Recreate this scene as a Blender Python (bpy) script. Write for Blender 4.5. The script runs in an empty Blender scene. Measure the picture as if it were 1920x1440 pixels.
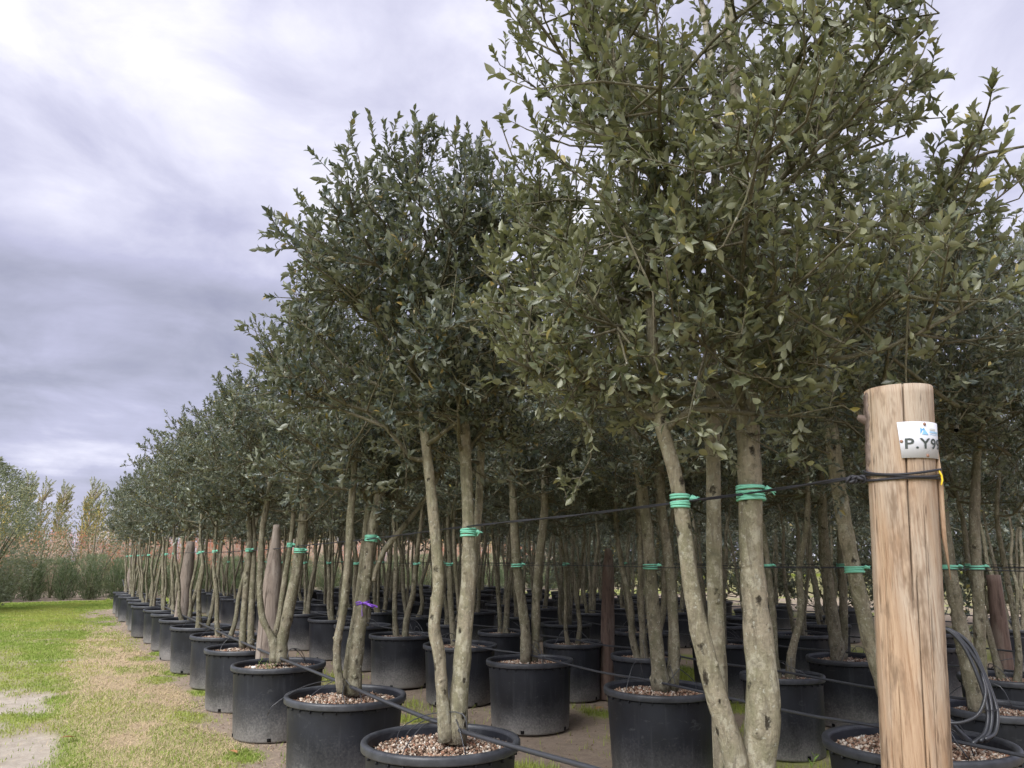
import bpy, math, random
import numpy as np
from mathutils import Vector, Matrix

R = math.radians
scene = bpy.context.scene
col = scene.collection

# ------------------------------------------------------------------ camera
FPX, EYE = 1442.0, 1.55
PITCH = math.atan(330 / FPX)
YAW = R(29.74)
cam_d = bpy.data.cameras.new('camera'); cam = bpy.data.objects.new('camera', cam_d); col.objects.link(cam)
cam.location = (0, 0, EYE); cam.rotation_euler = (math.pi / 2 + PITCH, 0, -YAW)
cam_d.sensor_width = 36; cam_d.lens = FPX / 1920 * 36; cam_d.clip_start = .05; cam_d.clip_end = 2000
scene.camera = cam

# ------------------------------------------------------------------ sky, sun, exposure
SUN_EL, SUN_AZ = R(40), R(-118)         # azimuth from +Y towards +X; the sun is veiled by cloud, behind the camera on the left
world = bpy.data.worlds.new('World'); scene.world = world; world.use_nodes = True
nt = world.node_tree; nt.nodes.clear()
def nd(t, k, **kw):
    n = t.nodes.new(k)
    for a, b in kw.items(): setattr(n, a, b)
    return n
def math_node(t, op, a, b=None, clamp=False):
    n = nd(t, 'ShaderNodeMath', operation=op, use_clamp=clamp)
    for i, v in enumerate((a, b)):
        if v is None: continue
        if isinstance(v, (int, float)): n.inputs[i].default_value = v
        else: t.links.new(v, n.inputs[i])
    return n.outputs[0]
def ramp(t, fac, stops, interp='LINEAR'):
    n = nd(t, 'ShaderNodeValToRGB'); cr = n.color_ramp; cr.interpolation = interp
    while len(cr.elements) < len(stops): cr.elements.new(.5)
    for e, (p, c) in zip(cr.elements, stops):
        e.position = p; e.color = (*c, 1) if len(c) == 3 else c
    if fac is not None: t.links.new(fac, n.inputs[0])
    return n.outputs[0]
def noise(t, vec, scale, detail=4, rough=.55, dist=0.0):
    n = nd(t, 'ShaderNodeTexNoise'); n.inputs['Scale'].default_value = scale; n.inputs['Detail'].default_value = detail
    n.inputs['Roughness'].default_value = rough; n.inputs['Distortion'].default_value = dist
    if vec is not None: t.links.new(vec, n.inputs['Vector'])
    return n.outputs['Fac']
def mapping(t, vec, scale=(1, 1, 1), loc=(0, 0, 0), rot=(0, 0, 0)):
    n = nd(t, 'ShaderNodeMapping'); n.inputs['Scale'].default_value = scale; n.inputs['Location'].default_value = loc
    n.inputs['Rotation'].default_value = rot; t.links.new(vec, n.inputs['Vector']); return n.outputs[0]
def mixc(t, fac, a, b, mode='MIX'):
    n = nd(t, 'ShaderNodeMix', data_type='RGBA', blend_type=mode)
    for i, v in ((0, fac), (6, a), (7, b)):
        if isinstance(v, (int, float)): n.inputs[i].default_value = v
        elif isinstance(v, tuple): n.inputs[i].default_value = (*v, 1)
        else: t.links.new(v, n.inputs[i])
    return n.outputs[2]

def build_sky():
    t = nt
    tc = nd(t, 'ShaderNodeTexCoord').outputs['Generated']
    sep = nd(t, 'ShaderNodeSeparateXYZ'); t.links.new(tc, sep.inputs[0])
    z = math_node(t, 'MAXIMUM', sep.outputs[2], 0.0)
    zz = math_node(t, 'ADD', z, .30)
    comb = nd(t, 'ShaderNodeCombineXYZ')
    t.links.new(math_node(t, 'DIVIDE', sep.outputs[0], zz), comb.inputs[0])
    t.links.new(math_node(t, 'DIVIDE', sep.outputs[1], zz), comb.inputs[1])
    uv = comb.outputs[0]                                     # a flat cloud deck overhead
    big = noise(t, mapping(t, uv, (1, 1, 1), (5.5, 5.0, 0)), 1.3, 3, .5, .3)
    mid = noise(t, mapping(t, uv, (1, 1, 1), (1.7, 4.2, 0)), 3.6, 8, .56, .35)
    streak = noise(t, mapping(t, uv, (.5, 1.9, 1), (0, 2, 3), (0, 0, R(-25))), 3.2, 6, .55, .2)
    # thick slate deck low over the fields, thinner and brighter higher up
    deck = ramp(t, z, [(0.0, (.58,) * 3), (.07, (.48,) * 3), (.15, (.38,) * 3), (.24, (.33,) * 3), (.31, (.42,) * 3), (.38, (.64,) * 3), (.46, (.74,) * 3), (.55, (.70,) * 3), (.64, (.66,) * 3), (1, (.98,) * 3)])
    low = ramp(t, z, [(0, (1,) * 3), (.2, (.7,) * 3), (.4, (0,) * 3)])
    v = math_node(t, 'ADD', math_node(t, 'MULTIPLY', math_node(t, 'SUBTRACT', big, .5), .85), math_node(t, 'MULTIPLY', math_node(t, 'SUBTRACT', mid, .5), .95))
    v = math_node(t, 'ADD', v, math_node(t, 'MULTIPLY', math_node(t, 'MULTIPLY', math_node(t, 'SUBTRACT', streak, .5), low), .8))
    v = math_node(t, 'ADD', v, deck)
    c = ramp(t, v, [(0, (.26, .265, .375)), (.25, (.365, .37, .48)), (.5, (.48, .48, .64)), (.72, (.68, .675, .82)), (.90, (.90, .89, .95)), (1, (1.45, 1.44, 1.45))])
    bg = nd(t, 'ShaderNodeBackground'); t.links.new(c, bg.inputs[0]); bg.inputs[1].default_value = .355
    sky = nd(t, 'ShaderNodeTexSky', sky_type='NISHITA'); sky.sun_disc = False
    sky.sun_elevation = SUN_EL; sky.sun_rotation = SUN_AZ
    bg2 = nd(t, 'ShaderNodeBackground'); t.links.new(sky.outputs[0], bg2.inputs[0]); bg2.inputs[1].default_value = .05
    mx = nd(t, 'ShaderNodeMixShader'); mx.inputs[0].default_value = .93
    t.links.new(bg2.outputs[0], mx.inputs[1]); t.links.new(bg.outputs[0], mx.inputs[2])
    out = nd(t, 'ShaderNodeOutputWorld'); t.links.new(mx.outputs[0], out.inputs[0])
build_sky()

sun_d = bpy.data.lights.new('sun', 'SUN'); sun = bpy.data.objects.new('sun', sun_d); col.objects.link(sun)
sun_d.energy = 1.5; sun_d.angle = R(45); sun_d.color = (1, .99, .975)
sdir = Vector((math.cos(SUN_EL) * math.sin(SUN_AZ), math.cos(SUN_EL) * math.cos(SUN_AZ), math.sin(SUN_EL)))
sun.rotation_euler = (-sdir).to_track_quat('-Z', 'Y').to_euler(); sun.location = sdir * 60

vs = scene.view_settings
vs.view_transform = 'Standard'; vs.look = 'None'; vs.gamma = 1; vs.use_curve_mapping = False; vs.exposure = 1.8
scene.render.engine = 'CYCLES'
cy = scene.cycles
cy.max_bounces = 4; cy.diffuse_bounces = 3; cy.glossy_bounces = 1; cy.transmission_bounces = 3; cy.transparent_max_bounces = 4
world.cycles.sampling_method = 'MANUAL'; world.cycles.sample_map_resolution = 512
cy.use_denoising = True; cy.use_adaptive_sampling = True; cy.adaptive_threshold = .025
cy.caustics_reflective = False; cy.caustics_refractive = False

# ------------------------------------------------------------------ helpers
rng = np.random.default_rng(7)
SA, CA, SP, CP = math.sin(YAW), math.cos(YAW), math.sin(PITCH), math.cos(PITCH)
FW = np.array([SA * CP, CA * CP, SP]); RT = np.array([CA, -SA, 0]); UP = np.cross(RT, FW); FH = np.array([SA, CA, 0]); CAM = np.array([0, 0, EYE])
def at(x, y, hd):                      # the point seen at photo pixel x, y that stands hd metres ahead on the ground
    d = FW + RT * (x - 960) / FPX - UP * (y - 720) / FPX
    return CAM + d * (hd / (d @ FH))
def proj(P):
    v = np.asarray(P, float) - CAM; dz = v @ FW
    return 960 + FPX * (v @ RT) / dz, 720 - FPX * (v @ UP) / dz, dz
def unit(v): return v / np.maximum(np.linalg.norm(v, axis=-1, keepdims=True), 1e-9)

def mesh_np(name, V, faces, mat, smooth=True, colr=None):
    """faces: list of (n,k) index arrays; colr: per-vertex rgb"""
    me = bpy.data.meshes.new(name)
    V = np.asarray(V, np.float32)
    me.vertices.add(len(V)); me.vertices.foreach_set('co', V.ravel())
    fs = [np.asarray(f, np.int32) for f in faces if len(f)]
    loops = np.concatenate([f.ravel() for f in fs]); tot = np.concatenate([np.full(len(f), f.shape[1], np.int32) for f in fs])
    st = np.concatenate([[0], np.cumsum(tot)[:-1]]).astype(np.int32)
    me.loops.add(len(loops)); me.loops.foreach_set('vertex_index', loops)
    me.polygons.add(len(tot)); me.polygons.foreach_set('loop_start', st)
    try: me.polygons.foreach_set('loop_total', tot)
    except Exception: pass
    if smooth: me.polygons.foreach_set('use_smooth', np.ones(len(tot), bool))
    if colr is not None:
        a = me.attributes.new('col', 'FLOAT_COLOR', 'POINT')
        c4 = np.ones((len(V), 4), np.float32); c4[:, :3] = colr
        a.data.foreach_set('color', c4.ravel())
    me.update(calc_edges=True)
    me.materials.append(mat)
    return me

class MB:
    def __init__(s): s.V = []; s.Q = []; s.T = []; s.C = []; s.n = 0
    def add(s, V, Q=(), T=(), c=None):
        V = np.asarray(V, float)
        if len(Q): s.Q.append(np.asarray(Q) + s.n)
        if len(T): s.T.append(np.asarray(T) + s.n)
        s.V.append(V); s.n += len(V)
        if c is not None: s.C.append(np.broadcast_to(np.asarray(c, float), (len(V), 3)))
    def mesh(s, name, mat, smooth=True):
        f = []
        if s.Q: f.append(np.concatenate(s.Q))
        if s.T: f.append(np.concatenate(s.T))
        return mesh_np(name, np.concatenate(s.V), f, mat, smooth, np.concatenate(s.C) if s.C else None)
    def box(s, c, h, rot=None):
        v = np.array([[x, y, z] for x in (-1, 1) for y in (-1, 1) for z in (-1, 1)], float) * h
        if rot is not None: v = v @ np.asarray(rot).T
        s.add(v + np.asarray(c), [[0, 1, 3, 2], [4, 6, 7, 5], [0, 4, 5, 1], [2, 3, 7, 6], [0, 2, 6, 4], [1, 5, 7, 3]])
    def tube(s, pts, rad, sides=8, cap=True, rough=0.0, seed=0, c=None):
        pts = np.asarray(pts, float); n = len(pts)
        rad = np.broadcast_to(np.asarray(rad, float), (n,)).copy()
        tg = np.gradient(pts, axis=0); tg = unit(tg)
        u = np.cross(tg[0], [0.31, .95, .05]); u = u / (np.linalg.norm(u) + 1e-9)
        ang = np.linspace(0, 2 * np.pi, sides, endpoint=False)
        rr = np.random.default_rng(seed + 11)
        ph = rr.uniform(0, 6.28, 6)
        V = []
        for i in range(n):
            u = u - tg[i] * (u @ tg[i]); u = u / (np.linalg.norm(u) + 1e-9)
            w = np.cross(tg[i], u)
            r = rad[i] * np.ones(sides)
            if rough:
                L = i * .9
                r *= 1 + rough * (.5 * np.sin(2 * ang + ph[0] + L * .23) + .5 * np.sin(3 * ang + ph[1] - L * .31) + .6 * np.sin(L * .8 + ph[2]) * np.sin(ang + ph[3]) + .35 * rr.standard_normal(sides))
            V.append(pts[i] + np.outer(np.cos(ang) * r, u) + np.outer(np.sin(ang) * r, w))
        V = np.concatenate(V)
        k = np.arange(sides); k2 = (k + 1) % sides
        Q = np.concatenate([np.stack([i * sides + k, i * sides + k2, (i + 1) * sides + k2, (i + 1) * sides + k], 1) for i in range(n - 1)])
        T = []
        if cap:
            V = np.concatenate([V, pts[:1], pts[-1:]])
            T = np.concatenate([np.stack([k2, k, np.full(sides, n * sides)], 1), np.stack([(n - 1) * sides + k, (n - 1) * sides + k2, np.full(sides, n * sides + 1)], 1)])
        s.add(V, Q, T, c)
    def lathe(s, prof, seg=48, c=None):
        prof = np.asarray(prof, float); n = len(prof); a = np.linspace(0, 2 * np.pi, seg, endpoint=False)
        V = np.stack([np.outer(prof[:, 0], np.cos(a)), np.outer(prof[:, 0], np.sin(a)), np.repeat(prof[:, 1:2], seg, 1)], -1).reshape(-1, 3)
        k = np.arange(seg); k2 = (k + 1) % seg
        Q = np.concatenate([np.stack([i * seg + k, i * seg + k2, (i + 1) * seg + k2, (i + 1) * seg + k], 1) for i in range(n - 1)])
        s.add(V, Q, c=c)

def spline(pts, n):
    """Catmull-Rom resample of control points (rows may carry extra columns such as radius)"""
    P = np.asarray(pts, float); P = np.vstack([2 * P[0] - P[1], P, 2 * P[-1] - P[-2]])
    out = []
    for u in np.linspace(0, len(P) - 3 - 1e-6, n):
        i = int(u); f = u - i; a, b, c, d = P[i:i + 4]
        out.append(.5 * (2 * b + (c - a) * f + (2 * a - 5 * b + 4 * c - d) * f * f + (3 * b - a - 3 * c + d) * f ** 3))
    return np.array(out)

def link(name, data, parent=None, loc=None, rz=0.0, sc=None):
    o = bpy.data.objects.new(name, data); col.objects.link(o)
    if parent is not None: o.parent = parent
    if loc is not None: o.location = loc
    if rz: o.rotation_euler = (0, 0, rz)
    if sc is not None: o.scale = sc
    return o
def tag(o, label=None, cat=None, group=None, kind=None):
    for k, v in (('label', label), ('category', cat), ('group', group), ('kind', kind)):
        if v: o[k] = v
    return o
ORD = ['first', 'second', 'third', 'fourth', 'fifth', 'sixth', 'seventh', 'eighth', 'ninth', 'tenth', 'eleventh', 'twelfth', 'thirteenth', 'fourteenth', 'fifteenth', 'sixteenth', 'seventeenth', 'eighteenth', 'nineteenth', 'twentieth']

def vnoise(x, y, scale, seed, oct=3):
    """tileless value noise in numpy, about 0..1"""
    out = np.zeros_like(x, float); amp = 1; tot = 0
    for o in range(oct):
        g = np.random.default_rng(seed * 31 + o).random((256, 256))
        u = x * scale * 2 ** o + 1000; v = y * scale * 2 ** o + 1000
        i = np.floor(u).astype(int); j = np.floor(v).astype(int); f = u - i; h = v - j
        f = f * f * (3 - 2 * f); h = h * h * (3 - 2 * h); i %= 256; j %= 256; i2 = (i + 1) % 256; j2 = (j + 1) % 256
        out += amp * ((g[i, j] * (1 - f) + g[i2, j] * f) * (1 - h) + (g[i, j2] * (1 - f) + g[i2, j2] * f) * h)
        tot += amp; amp *= .55
    return out / tot
def sstep(a, b, x):
    t = np.clip((x - a) / (b - a), 0, 1); return t * t * (3 - 2 * t)

# ------------------------------------------------------------------ materials
def new_mat(name):
    m = bpy.data.materials.new(name); m.use_nodes = True; t = m.node_tree
    b = t.nodes['Principled BSDF']; return m, t, b
def bump(t, b, h, strength=.3, dist=.01):
    n = nd(t, 'ShaderNodeBump'); n.inputs['Strength'].default_value = strength; n.inputs['Distance'].default_value = dist
    t.links.new(h, n.inputs['Height']); t.links.new(n.outputs[0], b.inputs['Normal'])
def objco(t): return nd(t, 'ShaderNodeTexCoord').outputs['Object']

def mat_leaf(name, under=(.17, .19, .11), rough=.36, trans=.25, spec=.6, varied=True):
    m, t, b = new_mat(name)
    at_ = nd(t, 'ShaderNodeAttribute', attribute_name='col')
    c = at_.outputs['Color']
    if varied:
        oi = nd(t, 'ShaderNodeObjectInfo')
        hs = nd(t, 'ShaderNodeHueSaturation'); t.links.new(c, hs.inputs['Color'])
        t.links.new(math_node(t, 'ADD', math_node(t, 'MULTIPLY', oi.outputs['Random'], .03), .485), hs.inputs['Hue'])
        t.links.new(math_node(t, 'ADD', math_node(t, 'MULTIPLY', oi.outputs['Random'], .35), .82), hs.inputs['Value'])
        c = hs.outputs[0]
    geo = nd(t, 'ShaderNodeNewGeometry')
    cc = mixc(t, math_node(t, 'MULTIPLY', geo.outputs['Backfacing'], .75), c, under)
    t.links.new(cc, b.inputs['Base Color']); b.inputs['Roughness'].default_value = rough; b.inputs['Specular IOR Level'].default_value = spec
    tr = nd(t, 'ShaderNodeBsdfTranslucent'); t.links.new(mixc(t, .5, c, (.27, .31, .09)), tr.inputs[0])
    mx = nd(t, 'ShaderNodeMixShader'); mx.inputs[0].default_value = trans
    t.links.new(b.outputs[0], mx.inputs[1]); t.links.new(tr.outputs[0], mx.inputs[2])
    t.links.new(mx.outputs[0], t.nodes['Material Output'].inputs[0])
    return m
M = {}
M['leaf'] = mat_leaf('oak_leaf', under=(.25, .265, .20), trans=.2)
M['far_leaf'] = mat_leaf('far_leaf', under=(.30, .32, .22), rough=.6, spec=.3, trans=.35)
M['grass'] = mat_leaf('grass_blade', under=(.30, .37, .08), rough=.6, trans=.3, spec=.25, varied=False)
M['straw'] = mat_leaf('straw_blade', under=(.60, .46, .28), rough=.7, trans=.0, spec=.2, varied=False)
M['olive_leaf'] = mat_leaf('backlit_oak_leaf', under=(.25, .255, .155), trans=.27)  # oak leaf copy for the near crown, backlight put into its yellower underside

def mat_bark(name, c1, c2, c3, mark=.6, sc=1.0):
    m, t, b = new_mat(name); o = objco(t)
    oi = nd(t, 'ShaderNodeObjectInfo'); off = nd(t, 'ShaderNodeCombineXYZ'); t.links.new(math_node(t, 'MULTIPLY', oi.outputs['Random'], 23.0), off.inputs[0])
    va = nd(t, 'ShaderNodeVectorMath', operation='ADD'); t.links.new(o, va.inputs[0]); t.links.new(off.outputs[0], va.inputs[1]); o = va.outputs[0]
    n1 = noise(t, mapping(t, o, (7 * sc, 7 * sc, 4 * sc)), 1, 6, .65)
    n2 = noise(t, mapping(t, o, (45 * sc, 45 * sc, 34 * sc)), 1, 6, .75)
    n3 = noise(t, mapping(t, o, (26 * sc, 26 * sc, 4.5 * sc), (4, 1, 7)), 1, 5, .65, .5)      # long fissures
    n4 = noise(t, mapping(t, o, (16 * sc, 16 * sc, 13 * sc), (8, 2, 5)), 1, 5, .7)             # lichen
    c = mixc(t, ramp(t, n1, [(.40, (0,) * 3), (.58, (1,) * 3)]), c1, c2)
    c = mixc(t, ramp(t, n4, [(.52, (0,) * 3), (.60, (.85,) * 3)]), c, c3)
    c = mixc(t, ramp(t, n4, [(.34, (.6,) * 3), (.44, (0,) * 3)]), c, tuple(x * .52 for x in c2))
    c = mixc(t, ramp(t, n3, [(.36, (.7,) * 3), (.47, (0,) * 3)]), c, tuple(x * .48 for x in c1))
    c = mixc(t, ramp(t, n2, [(.36, (.6,) * 3), (.5, (0,) * 3)]), c, tuple(x * .45 for x in c1))
    vor = nd(t, 'ShaderNodeTexVoronoi'); vor.inputs['Scale'].default_value = 1
    t.links.new(mapping(t, o, (15 * sc, 15 * sc, 9 * sc), (2, 5, 1)), vor.inputs['Vector'])
    d = math_node(t, 'ADD', vor.outputs['Distance'], math_node(t, 'MULTIPLY', math_node(t, 'SUBTRACT', n2, .5), .7))
    spot = ramp(t, d, [(.09, (mark,) * 3), (.19, (0,) * 3)])                                  # pruning scars
    c = mixc(t, spot, c, (.03, .024, .018))
    pale = ramp(t, noise(t, mapping(t, o, (60 * sc,) * 3, (9, 9, 9)), 1, 3, .6), [(.62, (0,) * 3), (.68, (.6,) * 3)])
    c = mixc(t, pale, c, (.46, .46, .39))
    t.links.new(c, b.inputs['Base Color']); b.inputs['Roughness'].default_value = .9; b.inputs['Specular IOR Level'].default_value = .15
    h = math_node(t, 'SUBTRACT', math_node(t, 'ADD', math_node(t, 'ADD', n2, n3), math_node(t, 'MULTIPLY', n4, .6)), math_node(t, 'MULTIPLY', spot, .8))
    bump(t, b, h, .9, .014)
    return m
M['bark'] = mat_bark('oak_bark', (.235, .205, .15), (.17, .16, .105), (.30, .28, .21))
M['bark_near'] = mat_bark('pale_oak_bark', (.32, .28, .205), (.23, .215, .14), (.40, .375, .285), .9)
M['twig'] = mat_bark('twig_bark', (.17, .15, .105), (.14, .135, .08), (.2, .18, .13), .2)
M['tan_twig'] = mat_bark('tan_twig', (.50, .40, .32), (.42, .32, .25), (.52, .45, .37), .1)

def mat_pot():
    m, t, b = new_mat('black_pot_plastic'); o = objco(t)
    sep = nd(t, 'ShaderNodeSeparateXYZ'); t.links.new(o, sep.inputs[0])
    oi = nd(t, 'ShaderNodeObjectInfo')
    off = nd(t, 'ShaderNodeCombineXYZ'); t.links.new(math_node(t, 'MULTIPLY', oi.outputs['Random'], 37.0), off.inputs[2])
    va = nd(t, 'ShaderNodeVectorMath', operation='ADD'); t.links.new(o, va.inputs[0]); t.links.new(off.outputs[0], va.inputs[1])
    ov = va.outputs[0]
    n1 = noise(t, mapping(t, ov, (3, 3, 3)), 1, 4, .6)
    n2 = noise(t, mapping(t, ov, (60, 60, 60)), 1, 3, .7)
    run = noise(t, mapping(t, ov, (26, 26, 1.6)), 1, 3, .6)
    lev = math_node(t, 'ADD', math_node(t, 'ADD', sep.outputs[2], math_node(t, 'MULTIPLY', n1, -.26)), math_node(t, 'MULTIPLY', n2, -.30))
    lev = math_node(t, 'ADD', lev, math_node(t, 'ADD', math_node(t, 'MULTIPLY', oi.outputs['Random'], .12), .30))
    splash = ramp(t, lev, [(.08, (.85,) * 3), (.17, (.46,) * 3), (.27, (.15,) * 3), (.42, (0.0,) * 3)])   # rain-splashed sand dried on the wall
    c = mixc(t, ramp(t, n1, [(.35, (0,) * 3), (.7, (1,) * 3)]), (.0085, .0098, .0135), (.018, .0205, .028))
    c = mixc(t, ramp(t, run, [(.56, (0,) * 3), (.72, (.35,) * 3)]), c, (.05, .053, .06))
    c = mixc(t, ramp(t, n2, [(.66, (0,) * 3), (.78, (.35,) * 3)]), c, (.11, .11, .11))
    scuff = noise(t, mapping(t, ov, (7, 7, 16), (3, 1, 2), (.4, .3, 0)), 1, 7, .75, 1.2)
    c = mixc(t, ramp(t, scuff, [(.60, (0,) * 3), (.66, (.28,) * 3), (.70, (0,) * 3)]), c, (.13, .135, .14))
    c = mixc(t, splash, c, (.25, .24, .225))
    t.links.new(c, b.inputs['Base Color'])
    t.links.new(ramp(t, n1, [(.3, (.42,) * 3), (.7, (.58,) * 3)]), b.inputs['Roughness'])
    b.inputs['Specular IOR Level'].default_value = .38
    bump(t, b, math_node(t, 'ADD', n1, math_node(t, 'MULTIPLY', n2, .12)), .12, .02)
    return m
M['pot'] = mat_pot()
def mat_rim():
    m, t, b = new_mat('pot_rim_plastic'); o = objco(t)
    n1 = noise(t, mapping(t, o, (9, 9, 9)), 1, 5, .65); n2 = noise(t, mapping(t, o, (70, 70, 70)), 1, 3, .7)
    c = mixc(t, ramp(t, n1, [(.35, (0,) * 3), (.68, (1,) * 3)]), (.024, .026, .032), (.06, .064, .074))
    c = mixc(t, ramp(t, n2, [(.62, (0,) * 3), (.76, (.45,) * 3)]), c, (.16, .16, .155))
    t.links.new(c, b.inputs['Base Color']); b.inputs['Roughness'].default_value = .45; bump(t, b, n2, .08, .01)
    return m
M['rim'] = mat_rim()
def mat_plain(name, c, rough=.6, spec=.4, var=.25, sc=30):
    m, t, b = new_mat(name); n = noise(t, mapping(t, objco(t), (sc,) * 3), 1, 4, .6)
    t.links.new(mixc(t, n, tuple(x * (1 - var) for x in c), tuple(min(1, x * (1 + var)) for x in c)), b.inputs['Base Color'])
    b.inputs['Roughness'].default_value = rough; b.inputs['Specular IOR Level'].default_value = spec; bump(t, b, n, .1, .005); return m
M['hose'] = mat_plain('black_hose', (.04, .042, .048), .32, .6)
M['rope'] = mat_plain('black_rope', (.03, .03, .036), .6, .3, .5, 160)
M['green'] = mat_plain('green_tie', (.22, .58, .43), .6, .3, .18, 90)
M['purple'] = mat_plain('purple_ribbon', (.17, .06, .42), .45, .4, .25, 60)
M['yellow'] = mat_plain('yellow_cord', (.75, .55, .03), .5, .4)
M['dark'] = mat_plain('dark_hole', (.006, .006, .006), .9, .1)
M['white_tag'] = mat_plain('white_tag', (.72, .72, .70), .5)
M['sign'] = mat_plain('sign_sheet', (.60, .61, .66), .75, .2, .04, 14)
M['ink'] = mat_plain('sign_ink', (.045, .055, .05), .55)
M['blue'] = mat_plain('logo_blue', (.13, .36, .68), .5, .3, .08)
M['blue2'] = mat_plain('logo_light_blue', (.25, .50, .80), .5, .3, .08)
M['blue3'] = mat_plain('logo_pale_blue', (.36, .56, .76), .5, .3, .15, 300)
M['cream'] = mat_plain('logo_cream', (.66, .66, .62), .5, .3, .1, 300)
M['rust'] = mat_plain('rusty_washer', (.24, .13, .085), .6, .5, .4, 200)
M['leaf_litter'] = mat_plain('dry_leaf', (.42, .22, .10), .7, .2, .4, 40)
def mat_attr(name, rough=.85, bsc=60):
    m, t, b = new_mat(name); a = nd(t, 'ShaderNodeAttribute', attribute_name='col')
    n = noise(t, mapping(t, objco(t), (bsc,) * 3), 1, 4, .65)
    c = mixc(t, ramp(t, n, [(.3, (.55,) * 3), (.7, (1,) * 3)]), (0.02, .015, .01), a.outputs['Color'])
    t.links.new(c, b.inputs['Base Color']); b.inputs['Roughness'].default_value = rough; b.inputs['Specular IOR Level'].default_value = .2
    bump(t, b, n, .3, .005); return m
M['chips'] = mat_attr('pumice_and_bark', .9, 180)
def mat_soil():
    m, t, b = new_mat('potting_soil'); n = noise(t, mapping(t, objco(t), (70, 70, 70)), 1, 5, .7)
    t.links.new(ramp(t, n, [(.3, (.03, .02, .014)), (.5, (.11, .075, .05)), (.62, (.30, .22, .16)), (.75, (.55, .45, .36))]), b.inputs['Base Color'])
    b.inputs['Roughness'].default_value = .95; bump(t, b, n, .8, .02); return m
M['soil'] = mat_soil()
def mat_ground():
    m, t, b = new_mat('ground_soil'); a = nd(t, 'ShaderNodeAttribute', attribute_name='col'); o = objco(t)
    n1 = noise(t, mapping(t, o, (9, 9, 9)), 1, 6, .7); n2 = noise(t, mapping(t, o, (55, 55, 55)), 1, 4, .75); n3 = noise(t, mapping(t, o, (1.1, 1.1, 1.1)), 1, 4, .6)
    c = mixc(t, .85, a.outputs['Color'], ramp(t, n2, [(.25, (.40,) * 3), (.5, (.5,) * 3), (.75, (.66,) * 3)]), 'OVERLAY')
    c = mixc(t, ramp(t, n1, [(.35, (.45,) * 3), (.6, (0,) * 3)]), c, mixc(t, .5, c, (.05, .035, .025)))
    c = mixc(t, ramp(t, n3, [(.55, (0,) * 3), (.75, (.3,) * 3)]), c, (.30, .25, .19))
    t.links.new(c, b.inputs['Base Color']); b.inputs['Roughness'].default_value = .95; b.inputs['Specular IOR Level'].default_value = .15
    bump(t, b, math_node(t, 'ADD', math_node(t, 'MULTIPLY', n1, .6), math_node(t, 'MULTIPLY', n2, .5)), .7, .03); return m
M['ground'] = mat_ground()
def mat_wood(name, c1, c2, c3, streak=(.16, .075, .03)):
    m, t, b = new_mat(name); o = objco(t)
    g = noise(t, mapping(t, o, (48, 48, 1.9)), 1, 7, .68, .5); g2 = noise(t, mapping(t, o, (190, 190, 6)), 1, 5, .7, .3)
    lo = noise(t, mapping(t, o, (7, 7, 1.6), (3, 3, 0)), 1, 4, .6); fl = noise(t, mapping(t, o, (20, 20, 5), (1, 7, 3)), 1, 4, .65)
    c = mixc(t, ramp(t, g, [(.32, (0,) * 3), (.66, (1,) * 3)]), c1, c2)
    c = mixc(t, ramp(t, lo, [(.47, (0,) * 3), (.66, (.85,) * 3)]), c, c3)
    c = mixc(t, ramp(t, g2, [(.34, (.5,) * 3), (.50, (0,) * 3)]), c, streak)
    c = mixc(t, ramp(t, fl, [(.54, (0,) * 3), (.66, (.75,) * 3)]), c, tuple(x * .5 for x in c2))
    t.links.new(c, b.inputs['Base Color']); b.inputs['Roughness'].default_value = .75; b.inputs['Specular IOR Level'].default_value = .25
    bump(t, b, math_node(t, 'ADD', math_node(t, 'ADD', g, math_node(t, 'MULTIPLY', g2, .5)), fl), .5, .008); return m
M['wood'] = mat_wood('peeled_wood', (.42, .30, .20), (.29, .19, .12), (.41, .345, .275))
M['grey_wood'] = mat_wood('weathered_wood', (.27, .225, .19), (.19, .15, .125), (.33, .29, .255), (.09, .055, .04))
M['brown_wood'] = mat_wood('bark_covered_wood', (.17, .118, .095), (.105, .07, .058), (.24, .20, .165), (.05, .034, .026))

# ------------------------------------------------------------------ layout of the rows (X across, Y along the rows)
ROWX = [1.87, 4.02, 5.28, 6.9, 8.5, 10.1, 11.8, 13.4]
ROWY = [
    [2.2, 4.04, 5.68, 7.63, 9.2, 10.85, 12.4, 14.0, 15.5, 17.0, 18.5, 20.0, 21.6, 23.2, 24.9, 26.5],
    [2.74, 4.80, 6.72, 8.3, 9.75, 11.45, 12.95, 14.5, 16.1, 17.7, 19.3, 20.9, 22.5, 24.1, 25.7, 27.2],
    [3.08, 4.81, 6.48, 7.85, 9.5, 11.1, 12.7, 14.2, 15.8, 17.4, 19.0, 20.6, 22.2, 23.8, 25.4, 27.0],
    [3.78, 5.31, 6.95, 8.6, 10.2, 11.8, 13.4, 15.0, 16.6, 18.2, 19.8, 21.4, 23.0, 24.6, 26.2],
]
for k in range(4, 8): ROWY.append(list(4.2 + .35 * k + np.arange(14) * 1.62 + (k % 2) * .6))
POT_H = .62

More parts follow.
